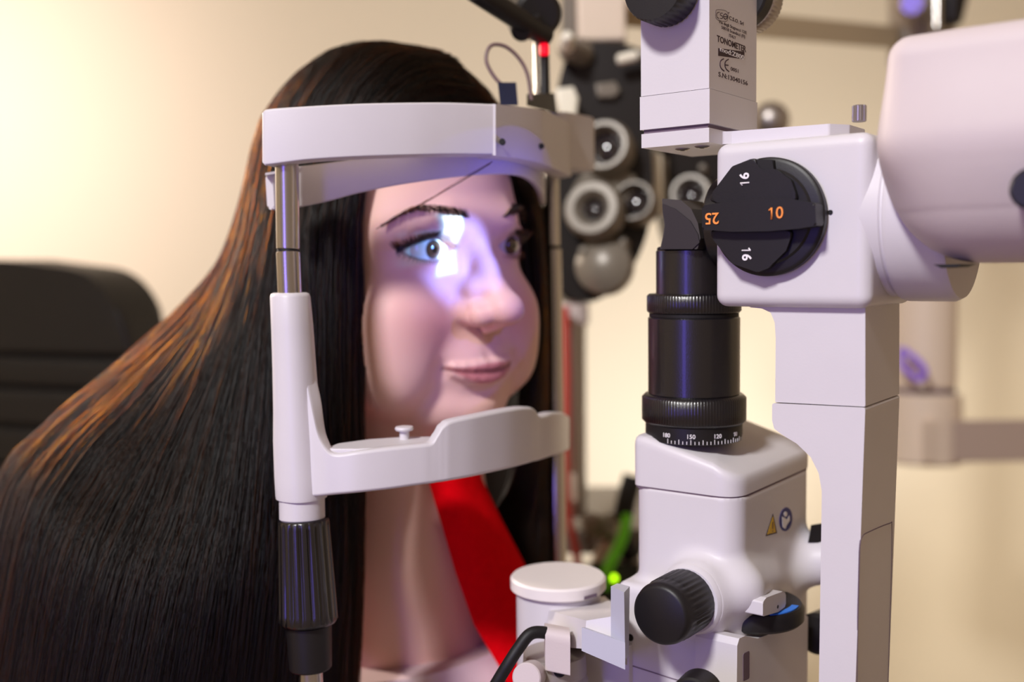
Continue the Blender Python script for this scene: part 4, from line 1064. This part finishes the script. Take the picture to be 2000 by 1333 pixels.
def textu(s, xl, yl, xr, yr, h, m, par, bold=.0, name='lettering'):
    """a line of print on the shaded face, from (xl, yl) to (xr, yr) in the photo; H its height in pixels"""
    va, wa = onu(xl, yl, t1); vb_, wb_ = onu(xr, yr, t1)
    mid = W(t1 + .00004, (va + vb_) / 2, (wa + wb_) / 2); d = dep(mid); size = h * d / FPX / .72
    bm = text_bm(s, size, mid, AV, AW, .00008, bold)
    # widen or narrow to the measured length
    cs_ = [(v.co - mid).dot(AV) for v in bm.verts]; wd = max(cs_) - min(cs_); k = abs(vb_ - va) / wd; c_ = (max(cs_) + min(cs_)) / 2
    for v in bm.verts: v.co += AV * (((v.co - mid).dot(AV) - c_) * k - (v.co - mid).dot(AV))
    sl_ = (wb_ - wa) / (vb_ - va) if abs(vb_ - va) > 1e-6 else 0
    return tobj(name, bm, m, None, par, sharp=0, wn=False)
textu('C.S.O. Srl', 1424, 39, 1452, 43, 7, M['ink'], case, .01)
textu('Via degli Stagnacci 12/E', 1404, 50, 1458, 57, 6, M['ink'], case)
textu('50018 Scandicci (FI)', 1409, 60, 1455, 66, 6, M['ink'], case)
textu('ITALY', 1424, 71, 1437, 73, 6, M['ink'], case)
textu('TONOMETER', 1400, 83, 1457, 90, 12, M['ink'], case, .02)
lb_ = tobj('label_bar', traceu([(1403, 94), (1454, 101), (1454, 116), (1403, 109)], t1 + .00010, t1 - .0004), M['ink'], 'dark bar with the model number', case)
va, wa = onu(1406, 102, t1)
def textu2(*a, **k):
    o = textu(*a, **k); return o
bmx = textu('mod:Z800', 1406, 102, 1453, 108, 9, M['whiteink'], case, .01)
for v in bmx.data.vertices: pass
bmx.location = (_o := (FR[tn.name].inverted().to_3x3() @ (AU * .00010)))
textu('0051', 1427, 136, 1442, 138, 7, M['ink'], case, .01)
textu('S.N:13040156', 1403, 151, 1460, 158, 9, M['ink'], case, .01)
def strokeu(pts, r=.00022): return tobj('printed_mark', tube([W(t1 + .00005, *onu(x, y, t1)) for x, y in pts], r, 24, 6), M['ink'], None, case)
strokeu([(1413, 115), (1407.5, 119), (1406, 127), (1408.5, 134), (1414, 139)], .0003)
strokeu([(1422.5, 116), (1417, 120), (1415.5, 128), (1418, 135), (1423.5, 140)], .0003); strokeu([(1416, 127), (1422, 127.8)], .0003)
strokeu([(1398, 22), (1400, 19), (1412, 19.5), (1420, 23), (1422, 30), (1421, 38), (1418, 42), (1408, 41), (1399, 37), (1397.5, 30), (1398, 22)], .0001)
strokeu([(1405, 24), (1401, 25), (1399.5, 29), (1400.5, 34), (1404, 36)], .00018); strokeu([(1411, 26), (1407.5, 26), (1407, 29.5), (1411, 32), (1410.5, 36), (1406.5, 36)], .00018)
strokeu([(1417, 27), (1413.5, 29), (1413, 34), (1416, 37.5), (1419.5, 36), (1420.5, 31), (1417, 27)], .00022); strokeu([(1414, 32.5), (1420, 32.8)], .0002)
strokeu([(1423, 24), (1424, 25), (1423, 26), (1422.5, 25), (1423, 24)], .00012)
# the slit beam leaving the prism towards her eye
beam = bpy.data.lights.new('slit_beam', 'SPOT'); beam.energy = BEAM; beam.color = (1, 1, 1); beam.spot_size = math.radians(70); beam.spot_blend = 0; beam.shadow_soft_size = .0006
bo = bpy.data.objects.new('slit_beam', beam); COL.objects.link(bo)
_q = onv(1288, 426, .463); bp = W(_q[0], .463, _q[1]); bo.location = bp
tgt = P(*AIM); dr = (tgt - bp).normalized()
zz = -dr; xx = AW.cross(zz).normalized(); yy = zz.cross(xx)
tl = math.radians(TILT); xr_, yr_ = xx * math.cos(tl) + yy * math.sin(tl), -xx * math.sin(tl) + yy * math.cos(tl)
mm = Matrix.Identity(4)
for i in range(3): mm[i][0] = xr_[i]; mm[i][1] = yr_[i]; mm[i][2] = zz[i]; mm[i][3] = bp[i]
bo.matrix_world = mm
beam.use_nodes = True; nt = beam.node_tree
for n in list(nt.nodes): nt.nodes.remove(n)
N = nt.nodes.new; Lk_ = nt.links.new
def mth(op, a, b=None):
    n = N('ShaderNodeMath'); n.operation = op
    for i, q in enumerate((a, b)):
        if q is None: continue
        if isinstance(q, (int, float)): n.inputs[i].default_value = q
        else: Lk_(q, n.inputs[i])
    return n.outputs[0]
tc = N('ShaderNodeTexCoord'); sp = N('ShaderNodeSeparateXYZ'); Lk_(tc.outputs['Normal'], sp.inputs[0])
az = mth('ABSOLUTE', sp.outputs['Z']); X = mth('DIVIDE', sp.outputs['X'], az); Y = mth('DIVIDE', sp.outputs['Y'], az)
def smooth(val, a, b):
    n = N('ShaderNodeMapRange'); n.interpolation_type = 'SMOOTHSTEP'
    n.inputs['From Min'].default_value = a; n.inputs['From Max'].default_value = b; n.inputs['To Min'].default_value = 1; n.inputs['To Max'].default_value = 0
    Lk_(val, n.inputs['Value']); return n.outputs['Result']
slit = mth('MULTIPLY', smooth(mth('ABSOLUTE', X), SLW * .9, SLW * 1.12), smooth(mth('ABSOLUTE', Y), SLH * .94, SLH * 1.06))
fr = mth('ADD', mth('MULTIPLY', mth('MULTIPLY', smooth(mth('ABSOLUTE', X), SLW * 1.1, SLW * 1.55), smooth(mth('ABSOLUTE', Y), SLH * 1.02, SLH * 1.16)), 2.6), mth('MULTIPLY', smooth(mth('ABSOLUTE', mth('ADD', X, SLW * 2.2)), SLW * 1.2, SLW * 2.4), smooth(mth('ABSOLUTE', Y), SLH * .42, SLH * .62)))
X2 = mth('SUBTRACT', X, HX); Y2 = mth('MULTIPLY', mth('SUBTRACT', Y, HYY), .72)
rad = mth('SQRT', mth('ADD', mth('MULTIPLY', X2, X2), mth('MULTIPLY', Y2, Y2)))
halo = smooth(rad, HALO * .45, HALO); wide = smooth(rad, .10, .85)
def emi(col, st, fac):
    e = N('ShaderNodeEmission'); e.inputs['Color'].default_value = (*col, 1); Lk_(mth('MULTIPLY', fac, st), e.inputs['Strength']); return e.outputs[0]
def add(a, b): n = N('ShaderNodeAddShader'); Lk_(a, n.inputs[0]); Lk_(b, n.inputs[1]); return n.outputs[0]
out = N('ShaderNodeOutputLight'); Lk_(add(add(emi((.60, .95, 1.0), 1.0, slit), emi((.04, .65, 1.0), .15, fr)), add(emi((.22, .30, 1.0), HALOS, halo), emi((.10, .09, 1.0), WIDES, wide))), out.inputs[0])
# ------------------------------------------------------------------ refraction unit in the background
ph = thing('phoropter', 'black phoropter with silver lens rings hanging behind the headrest', 'phoropter', P(1190, 340, 1.0))
def pobj(name, bm, m, label=None, parent=None, **k): return obj(name, bm, m, parent or ph, label, **k)
def face(pts, d, th, m, name, label=None, par=None, b=.003, sm=0):
    """Outline at depth D facing the camera side, TH thick away from it."""
    a = [P(x, y, d) for x, y in pts]
    if sm: a = smooth_path(a + [a[0]], sm)[:-1]
    bm = bmesh.new(); n = len(a); lo = [bm.verts.new(p) for p in a]; hi = [bm.verts.new(p + CFW * th) for p in a]
    f0 = bm.faces.new(lo); f1 = bm.faces.new(list(reversed(hi)))
    for i in range(n): bm.faces.new((lo[i], lo[(i + 1) % n], hi[(i + 1) % n], hi[i]))
    if b: bmesh.ops.bevel(bm, geom=list(f0.edges) + list(f1.edges), offset=b, segments=3, profile=.5, affect='EDGES', clamp_overlap=True)
    bmesh.ops.triangulate(bm, faces=[f for f in bm.faces if len(f.verts) > 12])
    return pobj(name, bm, m, label, par)
b1 = face([(1150, 82), (1215, 86), (1252, 100), (1262, 180), (1272, 290), (1276, 370), (1268, 440), (1248, 500), (1215, 552), (1172, 584), (1125, 588), (1095, 570), (1080, 480), (1078, 330), (1085, 200), (1108, 110)], 1.0, .075, M['phorblack'], 'lens_battery', 'black lens battery for one eye', sm=64)
b2 = face([(1300, 150), (1400, 140), (1440, 260), (1445, 400), (1420, 490), (1360, 500), (1318, 470), (1296, 380), (1284, 300), (1286, 210)], 1.07, .075, M['phorblack'], 'lens_battery', 'second black lens battery, partly hidden', sm=64)
def ring(x, y, R_, r_, d, par, m=None, label=None):
    c = P(x, y, d); k = d / FPX; ax = (-CFW * .93 - CRT * .32 + CUP * .12).normalized()
    t = R_ - r_
    o = pobj('lens_ring', lathe([(r_ * k, -.010), (R_ * k, -.010), (R_ * k * 1.02, .004), (R_ * k * .96, .012), (R_ * k * .86, .016), ((r_ + t * .4) * k, .016), ((r_ + t * .15) * k, .010), (r_ * k, .004), (r_ * k, -.010)], c, ax, 56), m or M['silver'], label, par)
    pobj('lens', lathe([(0, .006), (r_ * k * .5, .005), (r_ * k, .002), (r_ * k, -.006), (0, -.006)], c, ax, 40), M['glass'], None, o)
    return o
ring(1185, 292, 54, 31, .985, b1, label='upper silver lens ring')
ring(1163, 413, 58, 21, .975, b1, label='thick silver lens ring')
ring(1243, 399, 43, 28, .985, b1, label='slim silver lens ring')
face([(1140, 335), (1230, 335), (1245, 370), (1225, 430), (1190, 455), (1130, 440), (1115, 380)], .985, .02, M['silver'], 'turret_plate', 'silver plate joining the rings', b1, .004, 48)
c = P(1180, 520, .985); k = .985 / FPX; ax = (-CFW * .93 - CRT * .32 + CUP * .12).normalized()
pobj('cylinder_dial', lathe([(0, .016), (20 * k, .018), (40 * k, .014), (54 * k, .008), (58 * k, 0), (56 * k, -.01), (0, -.01)], c, ax, 56), M['silver'], 'domed silver dial', b1)
for x, y, r_ in ((1143, 492, 9), (1218, 476, 12), (1258, 110, 12)):
    q = P(x, y, .985); pobj('small_knob', lathe([(0, .012), (r_ * k * .8, .010), (r_ * k, .004), (r_ * k, -.006), (0, -.006)], q, ax, 28), M['silver'], None, b1)
face([(1163, 163), (1202, 158), (1212, 176), (1200, 190), (1168, 190)], .992, .01, M['silver'], 'index_plate', None, b1, .002)
ring(1352, 385, 42, 24, 1.05, b2, label='silver lens ring of the second battery')
q = P(1374, 332, 1.05); pobj('small_knob', lathe([(0, .012), (7 * k, .010), (9 * k, .004), (9 * k, -.006), (0, -.006)], q, ax, 28), M['silver'], None, b2)
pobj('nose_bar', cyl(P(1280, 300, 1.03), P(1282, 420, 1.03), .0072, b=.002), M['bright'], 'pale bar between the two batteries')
pobj('nose_bar', cyl(P(1298, 310, 1.05), P(1296, 420, 1.05), .004, b=.001), M['silver'])
face([(1126, -60), (1222, -60), (1224, 78), (1156, 80), (1128, 74)], 1.02, .06, M['cream'], 'bracket', 'cream bracket above the lens battery', None, .004)
face([(1100, -60), (1126, -60), (1128, 78), (1104, 130), (1098, 60)], 1.03, .04, M['silver'], 'bracket_rail', None, None, .003)
pobj('glint_knob', lathe([(0, .02), (9 * k, .018), (15 * k, .010), (16 * k, 0), (0, 0)], P(1106, 90, .97), (-CFW + CUP * .3).normalized(), 36), M['bright'], 'oval knob whitened by a highlight put into its colour')  # blown highlight of a chrome knob put into a near-white colour
pobj('glint_knob_seat', cyl(P(1108, 92, .975), P(1140, 108, 1.0), .012, b=.002), M['silver'])
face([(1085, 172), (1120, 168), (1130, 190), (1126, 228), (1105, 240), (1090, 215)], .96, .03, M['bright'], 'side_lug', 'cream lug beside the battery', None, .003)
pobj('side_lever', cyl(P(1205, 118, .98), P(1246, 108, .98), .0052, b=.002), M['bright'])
# its swing arm and column
un = thing('refraction_unit', 'cream refraction unit arm and column standing behind the microscope', 'stand', (P(2420, 700, 1.75).x, P(2420, 700, 1.75).y, 0))
def uobj(name, bm, m, label=None, parent=None, **k): return obj(name, bm, m, parent or un, label, **k)
uobj('swing_arm', hexa([P(1220, 52, 1.12), P(1755, 96, 1.42), P(1755, 96, 1.50), P(1220, 52, 1.20), P(1220, 0, 1.12), P(1755, 52, 1.42), P(1755, 52, 1.50), P(1220, 0, 1.20)], .006), mat('arm_enamel', (176, 158, 130), .5), 'grey horizontal swing arm')
uobj('arm_drop', hexa([P(1130, 20, 1.09), P(1240, 20, 1.09), P(1240, 20, 1.18), P(1130, 20, 1.18), P(1130, -90, 1.09), P(1240, -90, 1.09), P(1240, -90, 1.18), P(1130, -90, 1.18)], .006), M['cream'])
uobj('arm_joint', cyl(P(1800, -60, 1.46), P(1800, 130, 1.46), .045, b=.006), M['steel2'], 'metal arm joint')
uobj('joint_pin', cyl(P(1829, -30, 1.36), P(1829, 58, 1.36), .0062, b=.002), M['steel'], 'bright chrome pin')
uobj('joint_knob', cyl(P(1788, 8, 1.40), P(1782, 6, 1.33), .018, b=.004), M['steel'], 'chrome joint knob')
uobj('joint_clamp', cyl(P(1862, -40, 1.40), P(1858, 48, 1.40), .024, .014, .004), M['phorblack'], 'dark clamp')
uobj('column', cyl(P(1812, 120, 1.52), P(1806, 760, 1.52), .044, b=.004), M['cream'], 'round cream column')
uobj('column_ring', cyl(P(1806, 760, 1.52), P(1806, 769, 1.52), .0435, b=.001), M['seam'])
uobj('column_foot', cyl(P(1806, 769, 1.52), P(1806, 905, 1.52), .052, b=.004), M['cream'])
uobj('bracket_arm', hexa([P(1800, 905, 1.46), P(2440, 895, 1.62), P(2440, 895, 1.75), P(1800, 905, 1.60), P(1800, 822, 1.46), P(2440, 815, 1.62), P(2440, 815, 1.75), P(1800, 822, 1.60)], .006), M['cream'], 'wide bracket arm')
uobj('tray', hexa([P(1862, 902, 1.40), P(2300, 898, 1.45), P(2300, 898, 1.60), P(1862, 902, 1.50), P(1862, 822, 1.40), P(2300, 818, 1.45), P(2300, 818, 1.60), P(1862, 822, 1.50)], .006), mat('arm_enamel_grey', (180, 160, 150), .5), 'grey front box of the arm')
px_ = P(2440, 850, 1.70)
uobj('pillar', boxW(px_.x - .06, px_.x + .10, px_.y - .08, px_.y + .08, .03, 1.55, .01), M['cream'])
uobj('base', boxW(px_.x - .22, px_.x + .26, px_.y - .25, px_.y + .25, 0, .04, .01), M['cream'])
clp = thing('cable_hook', 'small violet plastic cable hook on the cream column', 'hook', P(1786, 715, 1.40))
obj('hook_loop', tube([P(1762, 682, 1.462), P(1786, 700, 1.45), P(1803, 718, 1.44), P(1806, 732, 1.44), P(1794, 742, 1.445), P(1776, 728, 1.45), P(1762, 714, 1.462), P(1758, 698, 1.466), P(1762, 682, 1.462)], .0045, 48, 10), mat('violet_plastic', (150, 110, 235), .35), clp)
# dome lamp head seen above the tonometer plate
dm = thing('chrome_ball_joint', 'chrome ball beside the white tonometer base', 'joint', P(1505, 240, 1.2))
cb = P(1505, 236, 1.2); obj('ball', lathe([(.022 * math.sin(t), -.022 * math.cos(t)) if 0 < t < PI else (0, -.022 * math.cos(t)) for t in [PI * k / 24 for k in range(25)]], cb, AW, 40), M['steel2'], dm)
obj('stalk', cyl(cb - AW * .02, cb - AW * .20, .006), M['steel2'], dm)
# ------------------------------------------------------------------ instrument stand with cables behind the headrest
bs = P(1180, 1010, 1.30); sz = bs.z
st = thing('side_stand', 'grey side stand with clutter of cables behind the headrest', 'stand', (bs.x, bs.y, 0))
def stobj(name, bm, m, label=None, parent=None, **k): return obj(name, bm, m, parent or st, label, **k)
stobj('top_plate', boxW(bs.x - .16, bs.x + .22, bs.y - .045, bs.y + .20, sz - .035, sz - .005, .004), M['silver'])
stobj('leg', cyl((bs.x + .03, bs.y + .10, .03), (bs.x + .03, bs.y + .10, sz - .03), .03), M['steel2'])
zl_ = P(1200, 1240, 1.12).z
stobj('lower_tray', boxW(bs.x - .14, bs.x + .12, bs.y - .28, bs.y + .12, zl_ - .034, zl_ - .010, .003), M['steel2'])
stobj('foot', boxW(bs.x - .2, bs.x + .25, bs.y - .2, bs.y + .2, 0, .03, .006), M['steel2'])
pole = stobj('pole', cyl(P(1124, 1010, 1.24), P(1118, 600, 1.24), .0105, b=.001), M['steel2'], 'grey vertical pole')
stobj('pole_collar', cyl(P(1122, 636, 1.24), P(1122, 592, 1.24), .0175, b=.003), M['ivory'], 'cream collar on the pole')
stobj('pole', cyl(P(1136, 1010, 1.28), P(1134, 600, 1.28), .0060, b=.001), M['silver'])
ct = thing('pole_clip', 'pale clip low on the grey pole', 'clip', P(1117, 940, 1.21))
obj('clip_body', hexa([P(1110, 980, 1.20), P(1127, 980, 1.20), P(1127, 980, 1.23), P(1110, 980, 1.23), P(1112, 925, 1.20), P(1125, 925, 1.20), P(1125, 925, 1.23), P(1112, 925, 1.23)], .003), M['cream'], ct)
def cable(name, label, pts, r, m, cat='cable'):
    o = obj(name, tube(pts, r, 60, 12), m, None, label); o['category'] = cat; return o
cable('red_cable', 'red cable hanging down beside the grey pole', [P(1104, 600, 1.20), P(1106, 760, 1.20), P(1104, 900, 1.20), P(1108, 1000, 1.20), P(1122, 1060, 1.18), P(1130, 1120, 1.16), P(1130, 1180, 1.15)], .0050, M['redwire'])
cable('green_cable', 'bright green cable beside the lamp house', [P(1225, 1010, 1.16), P(1216, 1050, 1.14), P(1200, 1085, 1.13), P(1188, 1110, 1.12), P(1180, 1150, 1.12)], .0062, M['greenwire'])
cable('white_cable', 'pale cable next to the green one', [P(1206, 1020, 1.2), P(1190, 1060, 1.2), P(1172, 1095, 1.2), P(1160, 1150, 1.2)], .0095, M['cream'])
cable('black_hose', 'black hose rising beside the lamp house', [P(1236, 930, 1.22), P(1222, 985, 1.215), P(1214, 1030, 1.215), P(1222, 1065, 1.215), P(1238, 1090, 1.215)], .0120, M['rubber'], 'hose')
cr = thing('power_adapter', 'black power adapter with a glowing green light', 'adapter', P(1205, 1190, 1.15))
obj('case', hexa([P(1150, 1230, 1.12), P(1250, 1230, 1.12), P(1250, 1180, 1.22), P(1150, 1180, 1.22), P(1150, 1100, 1.14), P(1250, 1100, 1.14), P(1250, 1100, 1.22), P(1150, 1100, 1.22)], .004), M['blackplastic'], cr)
obj('indicator_light', cyl(P(1199, 1130, 1.132), P(1199, 1130, 1.122), .0034, b=.0008, segs=24), M['led'], cr, 'green indicator light')
cl = thing('cable_coil', 'grey coil of tangled cable on the side stand', 'cable', P(1160, 1040, 1.26))
rr = random.Random(4); pts = [P(1172 + 30 * math.cos(t) * rr.uniform(.6, 1.1), 1030 + 24 * math.sin(t * 1.3) * rr.uniform(.6, 1.1), 1.185 + .022 * math.sin(t * 2.1)) for t in [k * .9 for k in range(34)]]
obj('coil', tube(pts, .0055, 220, 8), M['silver'], cl)

# ------------------------------------------------------------------ the patient chair
cb0 = P(60, 800, 1.42)
chr_ = thing('examination_chair', 'black padded examination chair back behind the woman', 'chair', (cb0.x, cb0.y + .05, 0))
dirx = Vector((.93, -.36, 0)).normalized(); dirn = Vector((-dirx.y, dirx.x, 0)); co = Vector((cb0.x, cb0.y, 0))
zt = P(60, 508, 1.42).z
pr_x = P(332, 700, 1.36)
R1 = (pr_x - cb0).dot(dirx) + 0.0
def chp(a, z, h): return co + dirx * a + dirn * h + AW * z
hw = .30; c0 = R1 - hw
segs_ = [(zt, P(60, 690, 1.42).z), (P(60, 690, 1.42).z, P(60, 752, 1.42).z), (P(60, 752, 1.42).z, P(60, 828, 1.42).z), (P(60, 828, 1.42).z, P(60, 905, 1.42).z), (P(60, 905, 1.42).z, .62)]
for i, (za, zb) in enumerate(segs_):
    if i == 0:
        poly = roundpoly([(c0 - hw + .02, zb), (c0 - hw + .03, za - .012), (c0 - .10, za), (c0 + .08, za), (c0 + hw - .055, za - .018), (c0 + hw - .005, zb)], [.0, .09, .10, .10, .10, 0], 10)
    else: poly = [(c0 - hw + .02, zb), (c0 - hw + .02, za), (c0 + hw - .005, za), (c0 + hw, zb)]
    obj('backrest_pad', prism(poly, chp, -.035, .05, .012, 4), M['leather'], chr_, sharp=60)
obj('seat', boxW(co.x - .22, co.x + .40, co.y - .42, co.y + .14, .42, .54, .03), M['leather'], chr_)
obj('pedestal', cyl((co.x + .08, co.y - .12, .05), (co.x + .08, co.y - .12, .42), .07), M['steel2'], chr_)
obj('base', cyl((co.x + .08, co.y - .12, 0), (co.x + .08, co.y - .12, .05), .28, b=.01), M['steel2'], chr_)
